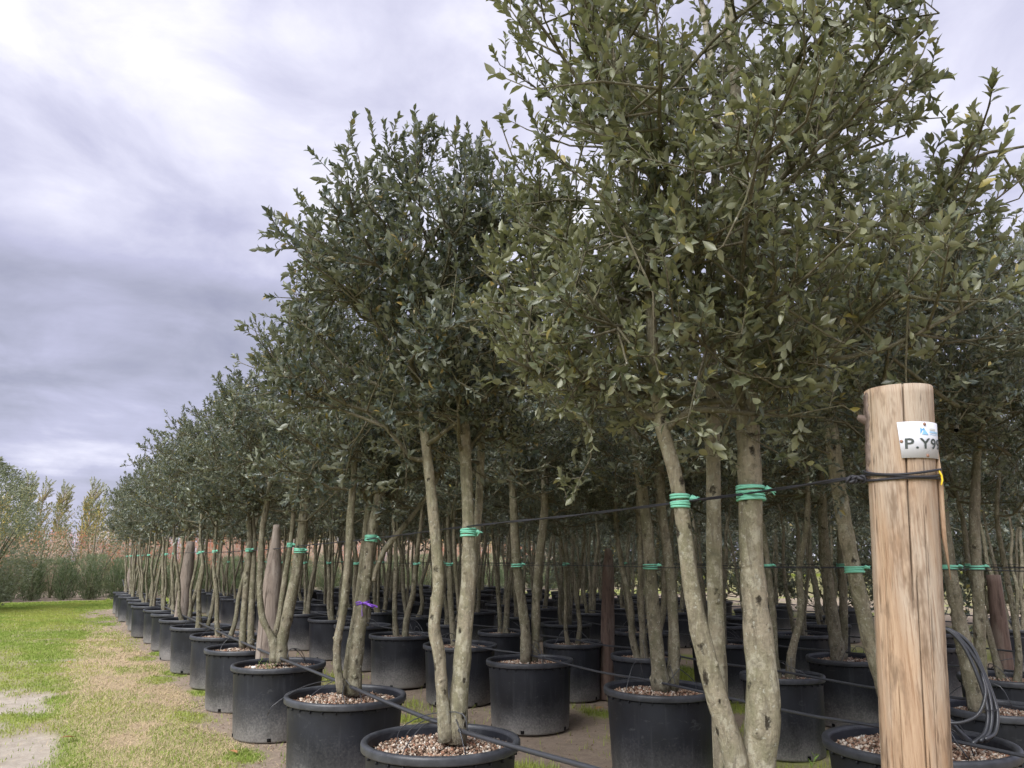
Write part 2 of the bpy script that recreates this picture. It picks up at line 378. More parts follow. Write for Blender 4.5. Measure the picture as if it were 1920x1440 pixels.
# ------------------------------------------------------------------ ground sheet
def ground_px(px, py):
    d = FW + RT * (px - 960) / FPX - UP * (py - 720) / FPX; p = CAM + d * (-EYE / d[2]); return p[0], p[1]
def n5_(x, y): return vnoise(x, y * .6, 2.3, 27, 3)
def ground_masks(x, y):
    """green, straw and sand shares of the ground cover at x, y"""
    n1 = vnoise(x, y * .55, .55, 3, 4); n2 = vnoise(x, y * .7, 1.6, 5, 3); n3 = vnoise(x, y * .6, .9, 9, 3)
    lane = 1 - sstep(1.15, 1.55, x + (n2 - .5) * .7)
    green = lane * sstep(.50, .10, x + (n1 - .5) * .9 - .03 * np.maximum(0, y - 10)) * (.55 + .45 * sstep(.62, .42, n2))
    green = np.maximum(green, lane * sstep(.62, .72, n3) * .55)
    green *= 1 - .8 * sstep(.58, .68, n2) * sstep(17, 12, y)
    green = np.maximum(green, lane * .42 * sstep(.42, .62, n5_(x, y)))
    straw = lane * sstep(.0, .40, x + (n1 - .5) * .6) * sstep(24, 14, y + (n3 - .5) * 8) * .95
    # the sandy wheel track
    cx = -.20 + .10 * np.sin(y * .9) + (n2 - .5) * .5
    track = sstep(.42, .20, np.abs(x - cx)) * sstep(12.6, 11.2, y + (n1 - .5) * 2.5)
    track = np.maximum(track, .75 * sstep(.45, .15, np.hypot((x - .1) / 1.3, (y - 15) / 1.1) - (n2 - .5) * .9))
    n5 = vnoise(x, y * .8, 3.2, 17, 3); track *= sstep(.60, .46, n3 * .35 + n2 * .3 + n5 * .35)
    # grass between the pots
    inter = sstep(1.5, 1.9, x) * sstep(.535, .63, n1 * .5 + n3 * .5) * (1 - sstep(24, 30, y))
    for rx in ROWX: inter = inter * (1 - .75 * sstep(.42, .15, np.abs(x - rx)))
    for px, py, ra, rb in ((1112, 1335, .22, .45), (1190, 1305, .2, .4), (768, 1348, .22, .3), (1283, 1262, .3, .6), (1300, 1230, .3, .6), (1560, 1292, .3, .5), (1500, 1425, .3, .35), (990, 1438, .2, .25), (1800, 1180, .4, .9), (1790, 1300, .25, .4), (560, 1275, .2, .3), (1210, 1185, .4, .9), (330, 1262, .16, .4), (300, 1225, .16, .4), (450, 1420, .18, .3), (380, 1295, .14, .4), (1690, 1240, .4, .8), (1850, 1230, .4, .6)):
        gx, gy = ground_px(px, py); inter = np.maximum(inter, sstep(1.15, .45, np.hypot((x - gx) / ra, (y - gy) / rb) + (n2 - .5) * 1.3))
    far = sstep(28.5, 30, y) * sstep(36.0, 34.2, y) * sstep(-1e9, 0, y)
    green = np.maximum(np.maximum(green * (1 - track), inter), far)
    verge = .7 * sstep(1.75, 1.4, x) * sstep(.8, 1.2, x) * sstep(.60, .70, n2) * sstep(22, 9, y)
    green = np.maximum(green, verge)
    green *= 1 - sstep(34.6, 35.4, y)
    return np.clip(green, 0, 1), np.clip(straw * (1 - track), 0, 1), track, n1, n2, n3
def build_ground():
    def axis(lo, hi, st, far):
        c = np.arange(lo, hi + 1e-6, st); e = st * np.cumsum(1.45 ** np.arange(1, 60)); e = e[e < far]
        return np.concatenate([(lo - e)[::-1], c, hi + e])
    xs = axis(-5, 10, .085, 1200); ys = axis(1, 37, .11, 1200)
    X, Y = np.meshgrid(xs, ys); x, y = X.ravel(), Y.ravel()
    g, s, tr, n1, n2, n3 = ground_masks(x, y)
    soil = np.array([.31, .245, .19]) * (.8 + .4 * n2[:, None])
    c = soil
    def over(c, m, colr): return c * (1 - m[:, None]) + np.asarray(colr) * m[:, None]
    c = over(c, s * .85, (.48, .375, .24))
    c = over(c, g * .85, (.27, .31, .075))
    c = over(c, tr, (.44, .385, .325))
    c = over(c, sstep(34.8, 35.6, y) * sstep(70, 50, y), (.27, .215, .17))
    c = over(c, sstep(45, 60, y) + sstep(24, 34, x) * (y < 60), (.20, .19, .08))
    inner = (x > -5.5) & (x < 10.5) & (y > .5) & (y < 37.5)
    z = np.where(inner, (n3 - .5) * .05 + (n2 - .5) * .03 - g * 0 - tr * .02, 0) - .012
    nx, ny = len(xs), len(ys)
    i = (np.arange(ny - 1)[:, None] * nx + np.arange(nx - 1)).ravel()
    me = mesh_np('ground', np.stack([x, y, z], 1), [np.stack([i, i + 1, i + nx + 1, i + nx], 1)], M['ground'], True, c)
    tag(link('ground', me), kind='structure')
build_ground()

# ------------------------------------------------------------------ leaves
LEAF_HI = (np.array([[0, 0, 0], [-.5, .34, .10], [0, .36, 0], [.5, .34, .10], [-.44, .66, .07], [0, .68, -.02], [.44, .66, .07], [0, 1, -.09]], float),
           np.array([[0, 2, 1], [0, 3, 2], [1, 2, 5], [1, 5, 4], [2, 3, 6], [2, 6, 5], [4, 5, 7], [5, 6, 7]]))
LEAF_LO = (np.array([[0, 0, 0], [-.5, .45, .10], [0, .5, 0], [.5, .45, .10], [0, 1, -.07]], float),
           np.array([[0, 2, 1], [0, 3, 2], [1, 2, 4], [2, 3, 4]]))
def leaf_arrays(P, D, N, L, W, C, tpl):
    tv, tt = tpl; n = len(P); k = len(tv)
    D = unit(D); N = unit(N - D * np.sum(N * D, 1, keepdims=True)); S = np.cross(D, N)
    V = P[:, None] + S[:, None] * (tv[None, :, 0:1] * W[:, None, None]) + D[:, None] * (tv[None, :, 1:2] * L[:, None, None]) + N[:, None] * (tv[None, :, 2:3] * L[:, None, None])
    T = (tt[None] + (np.arange(n) * k)[:, None, None]).reshape(-1, 3)
    return V.reshape(-1, 3), T, np.repeat(C, k, 0)

def shoots_to_leaves(r, B, D, L, n_per, leaf_len, pal, ang=(64, 20)):
    """leaves spiralled along shoots with bases B, unit directions D, lengths L"""
    cnt = np.maximum(3, (n_per * (L / L.mean()) ** .7 * r.uniform(.7, 1.3, len(L))).astype(int))
    idx = np.repeat(np.arange(len(L)), cnt)
    k = np.concatenate([np.arange(c) for c in cnt]); t = ((k + .6) / cnt[idx]) ** .62      # crowded towards the shoot tip
    d = D[idx]
    a0 = np.cross(d, np.array([.3, .2, .93])); a0 = unit(a0); a1 = np.cross(d, a0)
    ph = k * 2.39996 + r.uniform(0, 6.28, len(L))[idx] + r.normal(0, .25, len(k))
    rad = a0 * np.cos(ph)[:, None] + a1 * np.sin(ph)[:, None]
    th = np.radians(ang[0] + (ang[1] - ang[0]) * t + r.normal(0, 12, len(k)))
    DD = rad * np.sin(th)[:, None] + d * np.cos(th)[:, None]
    NN = d * np.sin(th)[:, None] - rad * np.cos(th)[:, None]
    NN = NN + r.normal(0, .25, NN.shape) + np.array([0, 0, .25])
    P = B[idx] + d * (L[idx] * t)[:, None]
    ll = leaf_len * r.uniform(.62, 1.2, len(k)) * (1 - .3 * np.maximum(0, t - .7))
    ww = ll * r.uniform(.38, .54, len(k))
    u = r.random(len(k)); sh = r.random(len(L))[idx]
    C = pal[0] * (1 - u)[:, None] + pal[1] * u[:, None]
    young = ((sh > .72) * (t > .35))[:, None]
    C = np.where(young, C * .45 + pal[2] * .55, C)
    old = (r.random(len(k)) < .035)[:, None]; C = np.where(old, np.array([.30, .24, .07]), C)
    C = C * r.uniform(.65, 1.35, (len(k), 1))
    return P, DD, NN, ll, ww, C
PAL_OAK = [np.array(c) for c in ((.058, .078, .069), (.108, .132, .110), (.215, .235, .155))]
PAL_OLIVE = [np.array(c) for c in ((.078, .090, .056), (.128, .138, .084), (.23, .225, .11))]  # oak leaves with the yellow of light shining through painted into the colour

def envelope(z, az, zlo, zhi, rad, ph):
    u = np.clip((z - zlo) / (zhi - zlo), 0, 1)
    s = np.where(u < .42, np.sqrt(np.clip(1 - ((.42 - u) / .50) ** 2, 0, 1)), np.sqrt(np.clip(1 - ((u - .42) / .62) ** 2, 0, 1)))
    return rad * s * (1 + .13 * np.sin(2 * az + ph[0] + 3 * u) + .10 * np.sin(3 * az + ph[1] - 5 * u) + .08 * np.sin(5 * az + ph[2] + 9 * u))

def grow_crown(seed, stems, zlo, zhi, rad, centre, n_limb=28, n_sec=9, n_sh=5, n_leaf=10, leaf_len=.055, pal=PAL_OAK, leaders=30, shoot=(.05, .17), low=()):
    """stems: list of (pts, radii). returns branch polylines and leaf arrays"""
    r = np.random.default_rng(seed); ph = r.uniform(0, 6.28, 3); cx, cy = centre
    polys = []; SB, SD, SL = [], [], []
    wts = np.array([s[1].mean() for s in stems]); wts = wts / wts.sum()
    az0 = r.uniform(0, 6.28)
    def clampin(p, f=1.0):
        d = p[:2] - np.array([cx, cy]); a = math.atan2(d[1], d[0]); q = np.hypot(*d); e = float(envelope(p[2], a, zlo, zhi, rad, ph)) * f
        if q > e: p = np.array([cx + d[0] / q * e, cy + d[1] / q * e, p[2]])
        return p
    for i in range(n_limb + len(low)):
        pts, rd = stems[r.choice(len(stems), p=wts)]
        z0 = zlo - .12 + (zhi - zlo) * .72 * ((i + r.random()) / n_limb)
        if i >= n_limb: z0 = low[i - n_limb][0]
        zs = pts[:, 2]
        if z0 > zs.max(): z0 = zs.max() - .05
        j = int(np.argmin(np.abs(zs - z0))); s = pts[j]
        az = az0 + i * 2.39996 + r.normal(0, .3)
        zt = min(zhi - .06, z0 + r.uniform(.05, .75) * (1 if z0 < zhi - .7 else .6))
        e = float(envelope(zt, az, zlo, zhi, rad, ph)) * r.uniform(.7, .97)
        if i >= n_limb:
            az = low[i - n_limb][1]; zt = z0 + low[i - n_limb][2]; e = low[i - n_limb][3]
        tp = np.array([cx + math.cos(az) * e, cy + math.sin(az) * e, zt])
        md = s * .5 + tp * .5 + np.array([r.normal(0, .06), r.normal(0, .06), r.uniform(-.12, .08)])
        q1 = s * .75 + md * .25 + r.normal(0, .03, 3); c = spline([s, q1, md, md * .45 + tp * .55 + r.normal(0, .04, 3), tp], 9)
        polys.append((c, np.linspace(min(.016, rd[j] * .7), .0045, 9), 5))
        axis = unit(tp - s)
        for k in range(n_sec):
            t = r.uniform(.22, 1); u = t * 8; a = int(min(7, u)); b = c[a] * (1 - (u - a)) + c[a + 1] * (u - a)
            d = unit(axis * .6 + r.normal(0, .62, 3) + np.array([0, 0, .28])); l = r.uniform(.16, .46)
            e2 = clampin(b + d * l); m2 = b * .5 + e2 * .5 + r.normal(0, .025, 3) + np.array([0, 0, -.02])
            cc = np.array([b, m2, e2]); polys.append((cc, np.array([.0055, .004, .0025]), 4))
            dd = unit(e2 - b)
            for q in range(n_sh):
                tt = r.uniform(.1, 1) if q else 1.0
                bb = (b + (m2 - b) * tt * 2) if tt < .5 else (m2 + (e2 - m2) * (tt * 2 - 1))
                SB.append(bb); SD.append(unit(dd * .55 + r.normal(0, .5, 3) + np.array([0, 0, .5]))); SL.append(r.uniform(*shoot))
    for k in range(leaders):                      # upright shoots breaking out of the top
        az = r.uniform(0, 6.28); z = zhi - (zhi - zlo) * r.uniform(.02, .4); e = float(envelope(z, az, zlo, zhi, rad, ph)) * r.uniform(.35, .98)
        SB.append(np.array([cx + math.cos(az) * e, cy + math.sin(az) * e, z - .08])); SD.append(unit(np.array([math.cos(az) * .3, math.sin(az) * .3, 1.0]) + r.normal(0, .14, 3))); SL.append(r.uniform(.2, .42))
    SB, SD, SL = np.array(SB), np.array(SD), np.array(SL)
    L = shoots_to_leaves(r, SB, SD, SL, n_leaf, leaf_len, pal)
    return polys, (SB, SD, SL), L
def branch_mesh(name, polys, sh, mat):
    m = MB()
    for i, (c, rd, sd) in enumerate(polys): m.tube(c, rd, sd, cap=False)
    B, D, L = sh; n = len(B)                       # every shoot gets a thin three-sided stalk
    a0 = unit(np.cross(D, np.array([.3, .2, .93]))); a1 = np.cross(D, a0); E = B + D * L[:, None]
    ring = [a0, -a0 * .5 + a1 * .87, -a0 * .5 - a1 * .87]
    V = np.stack([B + q * .0026 for q in ring] + [E + q * .0012 for q in ring], 1).reshape(-1, 3)
    o = (np.arange(n) * 6)[:, None]
    Q = np.concatenate([o + np.array([[0, 1, 4, 3]]), o + np.array([[1, 2, 5, 4]]), o + np.array([[2, 0, 3, 5]])])
    m.add(V, Q)
    return m.mesh(name, mat)
def leaves_mesh(name, L, tpl, mat):
    V, T, C = leaf_arrays(*L, tpl); return mesh_np(name, V, [T], mat, False, C)

def stem_px(px, hd, n=26, dh=0.0):
    """px: (x, y, half width) down a stem as seen in the photograph, hd: how far ahead it stands; dh: drift in depth towards the top"""
    out = []
    for i, (x, y, h) in enumerate(px):
        q = hd + dh * i / (len(px) - 1); p = at(x, y, q); dz = (p - CAM) @ FW
        out.append([*p, .88 * h * dz / FPX])
    s = spline(out, n); return s[:, :3], np.maximum(s[:, 3], .004)
def stem_mesh(pts, rad, sides=12, seed=0, mat=None, rough=.05):
    m = MB(); rr = np.random.default_rng(seed)
    rad = rad * (1 + .05 * rr.standard_normal(len(rad)))
    m.tube(pts, rad, sides, True, rough, seed)
    # healed branch collars
    for k in range(int(len(pts) * .45)):
        i = rr.integers(1, len(pts) - 6) if len(pts) > 8 else 1
        if rad[i] < .012: continue
        d = unit(np.array([rr.normal(), rr.normal(), .25])); c = pts[i] + d * rad[i] * .72
        m.tube([c, c + d * rad[i] * .32, c + d * rad[i] * .42], [rad[i] * .42, rad[i] * .30, rad[i] * .05], 7, False, .15, k)
    return m.mesh('trunk', mat or M['bark'])

# pool of whole trees: stems, branches, crown, shared by the repeats
def random_stems(r, n, zlo, zhi):
    out = []
    a0 = r.uniform(0, 6.28)
    for k in range(n):
        az = a0 + k * 6.28 / n + r.normal(0, .3); b = np.array([math.cos(az) * .06, math.sin(az) * .06, .50])
        sp = r.uniform(.12, .34); ctrl = [b]
        for j, z in enumerate((.8, 1.15, 1.55, 1.95, 2.4, 2.9, zhi - .45)):
            f = (z - .5) / (2.4 - .5); w = sp * min(1, f) ** .8
            ctrl.append(np.array([math.cos(az) * (.06 + w) + r.normal(0, .022), math.sin(az) * (.06 + w) + r.normal(0, .022), z]))
        r0 = r.uniform(.029, .048)
        s = spline([[*c, max(.008, r0 * (1.25 if i == 0 else 1 - .1 * i))] for i, c in enumerate(ctrl)], 22)
        out.append((s[:, :3], s[:, 3]))
    return out
POOL = []; POOL_FAR = []
def build_pool():
    for v in range(6):
        r = np.random.default_rng(100 + v); ns = [3, 2, 3, 2, 4, 2][v]; zlo, zhi = 2.10 + .08 * (v % 3), 3.88 + .1 * (v % 2)
        st = random_stems(r, ns, zlo, zhi)
        polys, sh, L = grow_crown(200 + v, st, zlo, zhi, 1.04, (0, 0), 36, 11, 6, 11, .050, PAL_OAK if v % 3 else [PAL_OAK[0] * 1.15, PAL_OAK[1] * 1.2, PAL_OAK[2]])
        POOL.append(dict(raw=st, stems=[stem_mesh(p, q, 9, v * 10 + i) for i, (p, q) in enumerate(st)], branches=branch_mesh('branches', polys, sh, M['twig']), crown=leaves_mesh('crown', L, LEAF_LO, M['leaf'])))
    for v in range(4):
        r = np.random.default_rng(150 + v); st = random_stems(r, [2, 3, 2, 4][v], 2.05, 3.9)
        polys, sh, L = grow_crown(250 + v, st, 2.16 + .05 * v, 3.92, 1.05, (0, 0), 26, 8, 4, 9, .072, PAL_OAK, 24, (.08, .22))
        POOL_FAR.append(dict(raw=st, stems=[stem_mesh(p, q, 7, v * 10 + i) for i, (p, q) in enumerate(st)], branches=branch_mesh('branches', polys, sh, M['twig']), crown=leaves_mesh('crown', L, LEAF_LO, M['leaf'])))
build_pool()

def make_tree(name, label, group, stems, branches, crown, loc=(0, 0, 0), rz=0.0, sc=None, crown_loc=None, crown_rz=0.0, crown_sc=None):
    t = link(name, None, None, loc, rz, sc); tag(t, label, 'tree', group)
    for s in stems: link('trunk', s, t)
    b = link('branches', branches, t, crown_loc, crown_rz, crown_sc)
    c = link('crown', crown, t, crown_loc, crown_rz, crown_sc); c['kind'] = 'stuff'
    return t

# ------------------------------------------------------------------ pots
def pot_meshes():
    R_, H = .425, POT_H
    w = MB()
    w.lathe([(.0, .0), (.35, .0), (.362, .006), (.368, .02), (.374, .12), (.386, .36), (.395, .53), (.398, .565)], 64)
    w.lathe([(.385, .60), (.378, .56), (.372, .48)], 64)
    for k in range(28):                               # small gussets under the rim
        a = k / 28 * 6.2832; c = np.array([math.cos(a) * .402, math.sin(a) * .400, .562])
        w.box(c, np.array([.010, .0018, .010]), [[math.cos(a), -math.sin(a), 0], [math.sin(a), math.cos(a), 0], [0, 0, 1]])
    rim = MB(); rim.lathe([(.396, .572), (.417, .573), (.4215, .576), (.4235, .582), (.4245, .604), (.423, .612), (.418, .6185), (.408, .6205), (.397, .6195), (.3895, .615), (.3865, .606), (.384, .585)], 64)
    # flood hole with a moulded frame near the foot
    hole = MB(); hole.box((0, 0, 0), np.array([.016, .006, .014]))
    soil = MB(); rr = np.random.default_rng(3)
    V = [[0, 0, .585]]; ring = 40
    for q in (.1, .2, .29, .375):
        for k in range(ring):
            a = k / ring * 6.2832; V.append([math.cos(a) * q, math.sin(a) * q, .575 - .02 * (q / .375) + rr.normal(0, .006)])
    T = [[0, 1 + k, 1 + (k + 1) % ring] for k in range(ring)]; Q = []
    for j in range(3):
        for k in range(ring): a = 1 + j * ring; Q.append([a + k, a + ring + k, a + ring + (k + 1) % ring, a + (k + 1) % ring])
    soil.add(V, Q, T)
    return w.mesh('wall', M['pot']), rim.mesh('rim', M['rim']), hole.mesh('drain_hole', M['dark'], False), soil.mesh('soil', M['soil'])
PW, PR, PH, PS = pot_meshes()
def chips_mesh(n, seed, rmax=.37, size=(.006, .0135)):
    r = np.random.default_rng(seed)
    oc = np.array([[1, 0, 0], [-1, 0, 0], [0, 1, 0], [0, -1, 0], [0, 0, 1], [0, 0, -1]], float)
    tt = np.array([[0, 2, 4], [2, 1, 4], [1, 3, 4], [3, 0, 4], [2, 0, 5], [1, 2, 5], [3, 1, 5], [0, 3, 5]])
    q = rmax * np.sqrt(r.random(n)); a = r.uniform(0, 6.283, n); z = .585 - .03 * (q / rmax) + r.uniform(-.004, .012, n)
    s = r.uniform(*size, n)
    V = np.empty((n, 6, 3))
    for i in range(n):
        A = np.linalg.qr(r.standard_normal((3, 3)))[0]
        V[i] = (oc * r.uniform(.55, 1.25, (6, 1)) * np.array([1.15, .85, .65]) * s[i]) @ A.T + [q[i] * math.cos(a[i]), q[i] * math.sin(a[i]), z[i]]
    pal = np.array([[.55, .43, .33], [.42, .29, .21], [.68, .60, .51], [.25, .15, .105], [.11, .065, .045], [.38, .20, .13], [.78, .73, .66]])
    C = pal[r.choice(len(pal), n, p=[.20, .20, .10, .20, .16, .09, .05])] * r.uniform(.8, 1.2, (n, 1))
    T = (tt[None] + (np.arange(n) * 6)[:, None, None]).reshape(-1, 3)
    return mesh_np('gravel', V.reshape(-1, 3), [T], M['chips'], False, np.repeat(C, 6, 0))
CH = [chips_mesh(2700, 5, size=(.004, .0165)), chips_mesh(1800, 6, size=(.009, .017))]
TAGM = None
def make_pot(loc, label, sx=1.0, rz=0.0, gravel=None, tagat=None, holes=True):
    p = link('plant_pot', None, None, loc, rz, (sx, sx, 1)); tag(p, label, 'plant pot', 'black plant pots in the rows')
    p.rotation_euler = (math.sin(loc[1] * 7.1) * .012, math.cos(loc[1] * 5.3 + loc[0]) * .012, rz)
    link('wall', PW, p); link('rim', PR, p)
    if gravel is None: link('soil', PS, p)
    else:
        link('soil', PS, p); g = link('gravel', CH[gravel], p); g['kind'] = 'stuff'
    if holes:
        for k in range(5):
            a = k * 1.2566 + .4; h = link('drain_hole', PH, p, (math.cos(a) * .3665, math.sin(a) * .3665, .028), a + math.pi / 2)
    return p

# ------------------------------------------------------------------ the near oaks, stem by stem
HD = lambda x, y: x * SA + y * CA
NEAR = {}
NEAR[(0, 0)] = dict(off=(.12, 0), stems=[
    ([(1402, 1580, 38), (1418, 1470, 36), (1428, 1380, 35), (1430, 1300, 33), (1424, 1220, 32), (1415, 1130, 28), (1408, 1040, 25.5), (1407, 940, 25), (1405, 860, 24), (1402, 780, 23.5), (1400, 710, 23), (1398, 600, 20), (1393, 450, 17), (1384, 280, 14), (1372, 90, 11), (1362, -90, 8), (1350, -260, 5)], 2.90, 0),
    ([(1392, 1580, 30), (1385, 1470, 26), (1372, 1400, 24), (1345, 1310, 22), (1322, 1220, 21), (1303, 1140, 19), (1291, 1060, 17.5), (1280, 970, 16.5), (1266, 890, 15.5), (1244, 815, 15), (1230, 745, 14), (1224, 660, 12), (1216, 540, 10), (1198, 400, 8.5), (1176, 240, 7), (1140, 60, 5), (1115, -80, 4)], 2.88, -.1),
    ([(1372, 1580, 22), (1360, 1480, 20), (1352, 1380, 18), (1348, 1260, 17), (1342, 1130, 16.5), (1338, 1000, 15.5), (1337, 860, 14.5), (1335, 720, 13), (1330, 580, 11), (1336, 420, 10), (1345, 240, 8), (1325, 60, 6), (1290, -120, 4)], 3.02, .1)])
NEAR[(0, 1)] = dict(stems=[
    ([(852, 1392, 24), (862, 1290, 20), (868, 1230, 18.5), (873, 1160, 17.5), (879, 1070, 16), (878, 980, 14), (874, 890, 13), (870, 800, 12), (866, 720, 11), (860, 620, 9), (852, 480, 7), (842, 350, 5)], HD(1.87, 4.04) - .02, 0),
    ([(836, 1390, 18), (829, 1310, 14), (824, 1230, 13), (814, 1175, 13), (822, 1100, 12.5), (819, 1030, 12), (809, 930, 11), (799, 840, 10), (791, 760, 9), (780, 640, 7.5), (765, 500, 6), (750, 360, 4)], HD(1.87, 4.04) - .06, -.05),
    ([(866, 1390, 12), (872, 1240, 10), (884, 1110, 9), (894, 1000, 8.5), (901, 880, 8), (905, 780, 7.5), (918, 660, 6.5), (930, 480, 5), (925, 340, 4)], HD(1.87, 4.04) + .1, .1)])
NEAR[(0, 2)] = dict(stems=[
    ([(662, 1302, 19), (667, 1230, 15), (678, 1150, 12.5), (686, 1090, 12), (694, 1020, 11), (707, 950, 10.5), (719, 885, 10), (728, 810, 9), (735, 700, 7), (735, 560, 5)], HD(1.87, 5.68), 0),
    ([(640, 1300, 10), (632, 1240, 8.5), (634, 1190, 8.5), (643, 1150, 8), (652, 1060, 7.5), (658, 960, 7.5), (664, 880, 7), (668, 780, 6), (668, 640, 4.5)], HD(1.87, 5.68) - .08, -.05),
    ([(650, 1302, 11), (656, 1220, 9), (668, 1150, 8), (680, 1060, 8), (688, 980, 7.5), (697, 900, 7), (704, 800, 6), (700, 650, 4.5)], HD(1.87, 5.68) + .06, 0),
    ([(699, 1090, 6.5), (708, 1060, 6), (722, 1030, 5.5), (750, 995, 5.5), (780, 958, 5), (808, 918, 4.5), (830, 880, 4)], HD(1.87, 5.68), .1)])
NEAR[(0, 3)] = dict(stems=[
    ([(516, 1242, 12), (514, 1210, 10), (505, 1185, 7), (492, 1158, 7), (487, 1110, 6.5), (489, 1050, 6.5), (492, 990, 6), (503, 930, 6), (512, 860, 5)], HD(1.87, 7.63) - .03, 0),
    ([(517, 1240, 9), (514, 1200, 8), (522, 1165, 6), (530, 1115, 6), (540, 1050, 5.5), (548, 990, 5), (553, 920, 5), (560, 850, 4)], HD(1.87, 7.63) + .02, .05),
    ([(528, 1242, 14), (529, 1205, 12), (538, 1160, 11.5), (548, 1110, 11), (558, 1060, 10.5), (566, 1000, 10.5), (572, 940, 10), (577, 880, 9), (580, 800, 6)], HD(1.87, 7.63) - .05, .05)])
NEAR[(0, 4)] = dict(stems=[
    ([(455, 1215, 8), (457, 1150, 7), (463, 1080, 6.5), (468, 1010, 6), (462, 930, 6), (452, 870, 5)], HD(1.87, 9.2), 0),
    ([(470, 1215, 8), (471, 1150, 7), (474, 1080, 6.5), (476, 1010, 6), (470, 940, 5.5), (480, 870, 5)], HD(1.87, 9.2), .05)])
NEAR[(1, 0)] = dict(stems=[
    ([(1700, 1400, 20), (1668, 1320, 18), (1640, 1230, 17), (1615, 1130, 16.5), (1595, 1040, 16), (1578, 950, 15), (1565, 860, 14), (1556, 780, 13), (1550, 680, 11), (1545, 540, 8), (1535, 400, 5)], HD(4.02, 2.74), 0),
    ([(1712, 1400, 16), (1690, 1260, 13), (1670, 1120, 12), (1655, 980, 11), (1632, 880, 11), (1612, 780, 10), (1600, 640, 8), (1590, 480, 6)], HD(4.02, 2.74) + .15, .1)])
NEAR[(1, 1)] = dict(stems=[
    ([(1240, 1298, 20), (1232, 1230, 15), (1225, 1150, 14), (1220, 1070, 13), (1214, 1000, 12.5), (1206, 930, 12), (1196, 860, 11), (1188, 780, 9), (1180, 640, 6)], HD(4.02, 4.8), 0),
    ([(1258, 1298, 16), (1264, 1230, 13), (1262, 1150, 11), (1255, 1070, 10.5), (1246, 1000, 10), (1238, 930, 10), (1236, 860, 9), (1240, 760, 7), (1240, 640, 5)], HD(4.02, 4.8) + .06, .05)])
NEAR[(1, 2)] = dict(stems=[
    ([(985, 1245, 12), (986, 1190, 11), (978, 1130, 10), (970, 1070, 10), (965, 1000, 9.5), (962, 930, 9), (960, 860, 8), (955, 760, 6)], HD(4.02, 6.72), 0),
    ([(1000, 1245, 11), (1004, 1190, 10), (1005, 1130, 9.5), (1010, 1060, 9), (1018, 990, 9), (1022, 920, 8.5), (1018, 850, 7.5), (1015, 750, 6)], HD(4.02, 6.72) + .05, 0)])
NEAR[(2, 0)] = dict(stems=[
    ([(1836, 1335, 20), (1818, 1260, 17), (1802, 1180, 15), (1788, 1110, 14), (1778, 1050, 13), (1766, 960, 12), (1755, 870, 11), (1748, 760, 8)], HD(5.28, 3.08), 0),
    ([(1842, 1335, 16), (1838, 1250, 12.5), (1836, 1170, 12), (1834, 1090, 11), (1828, 1020, 11), (1828, 930, 10), (1832, 850, 8), (1836, 740, 6)], HD(5.28, 3.08) + .05, 0)])
NEAR[(3, 1)] = dict(stems=[
    ([(1572, 1240, 16), (1566, 1190, 14), (1556, 1120, 12), (1548, 1050, 11), (1543, 980, 10), (1540, 900, 8), (1536, 800, 6)], HD(6.9, 5.31), 0),
    ([(1580, 1240, 10), (1582, 1180, 9), (1580, 1100, 8), (1576, 1030, 8), (1580, 940, 7), (1590, 850, 5)], HD(6.9, 5.31) + .05, 0)])

ROWNAME = ['front row beside the grass lane'] + [f'{ORD[k]} row from the grass lane' for k in range(1, 8)]
SPECIAL_T = {
    (0, 0): 'largest oak with three pale trunks beside the post with the sign',
    (0, 1): 'dark dense oak with two pale stems rising from the nearest gravel-filled pot at bottom centre',
    (0, 2): 'oak with several stems and a purple ribbon tied round one trunk',
    (0, 3): 'oak with forked stems standing in front of the grey pointed stake',
    (1, 0): 'oak with a leaning stem half hidden behind the post with the sign',
    (1, 1): 'oak with two stems seen just left of the three big pale trunks',
    (2, 0): 'oak with two green-tied stems at the right edge behind the hoses'}
SPECIAL_P = {
    (0, 1): 'nearest black pot at bottom centre, full of pale gravel and crossed by the pipe',
    (0, 2): 'black pot with white tag under its rim below the purple-ribboned oak',
    (0, 3): 'black pot with small weeds in front of the grey pointed stake',
    (1, 0): 'black pot behind the post with the sign, holding a bundle of hoses',
    (1, 1): 'black pot just left of the three big pale trunks'}

def leaf_parts(crown, L, n=300):
    """the leaves that show largest become single objects; returns the rest"""
    P = L[0]; off = np.linalg.norm(P - CAM, axis=1)
    px = np.array(proj_many(P)); ok = (px[0] > 0) & (px[0] < 1920) & (px[1] > 0) & (px[1] < 1440)
    face = np.abs(np.sum(unit(P - CAM) * unit(L[2]), 1))
    score = np.where(ok, L[3] * L[4] * (face + .15) / off ** 2, -1)
    idx = np.argsort(-score)[:n]
    rest = np.ones(len(P), bool); rest[idx] = False
    return idx, tuple(a[rest] for a in L)
def proj_many(P):
    v = P - CAM; dz = v @ FW; return 960 + FPX * (v @ RT) / dz, 720 - FPX * (v @ UP) / dz

def in_view(x, y, zs=(0.3, 1.5, 3.0), m=330):
    for z in zs:
        u, v, d = proj((x, y, z))
        if d > .3 and -m * 4 / max(d, 1) * 1.0 < u < 1920 + m * 4 / max(d, 1) and -700 / max(d, 1) < v < 1440 + 400 / max(d, 1): return True
    return False

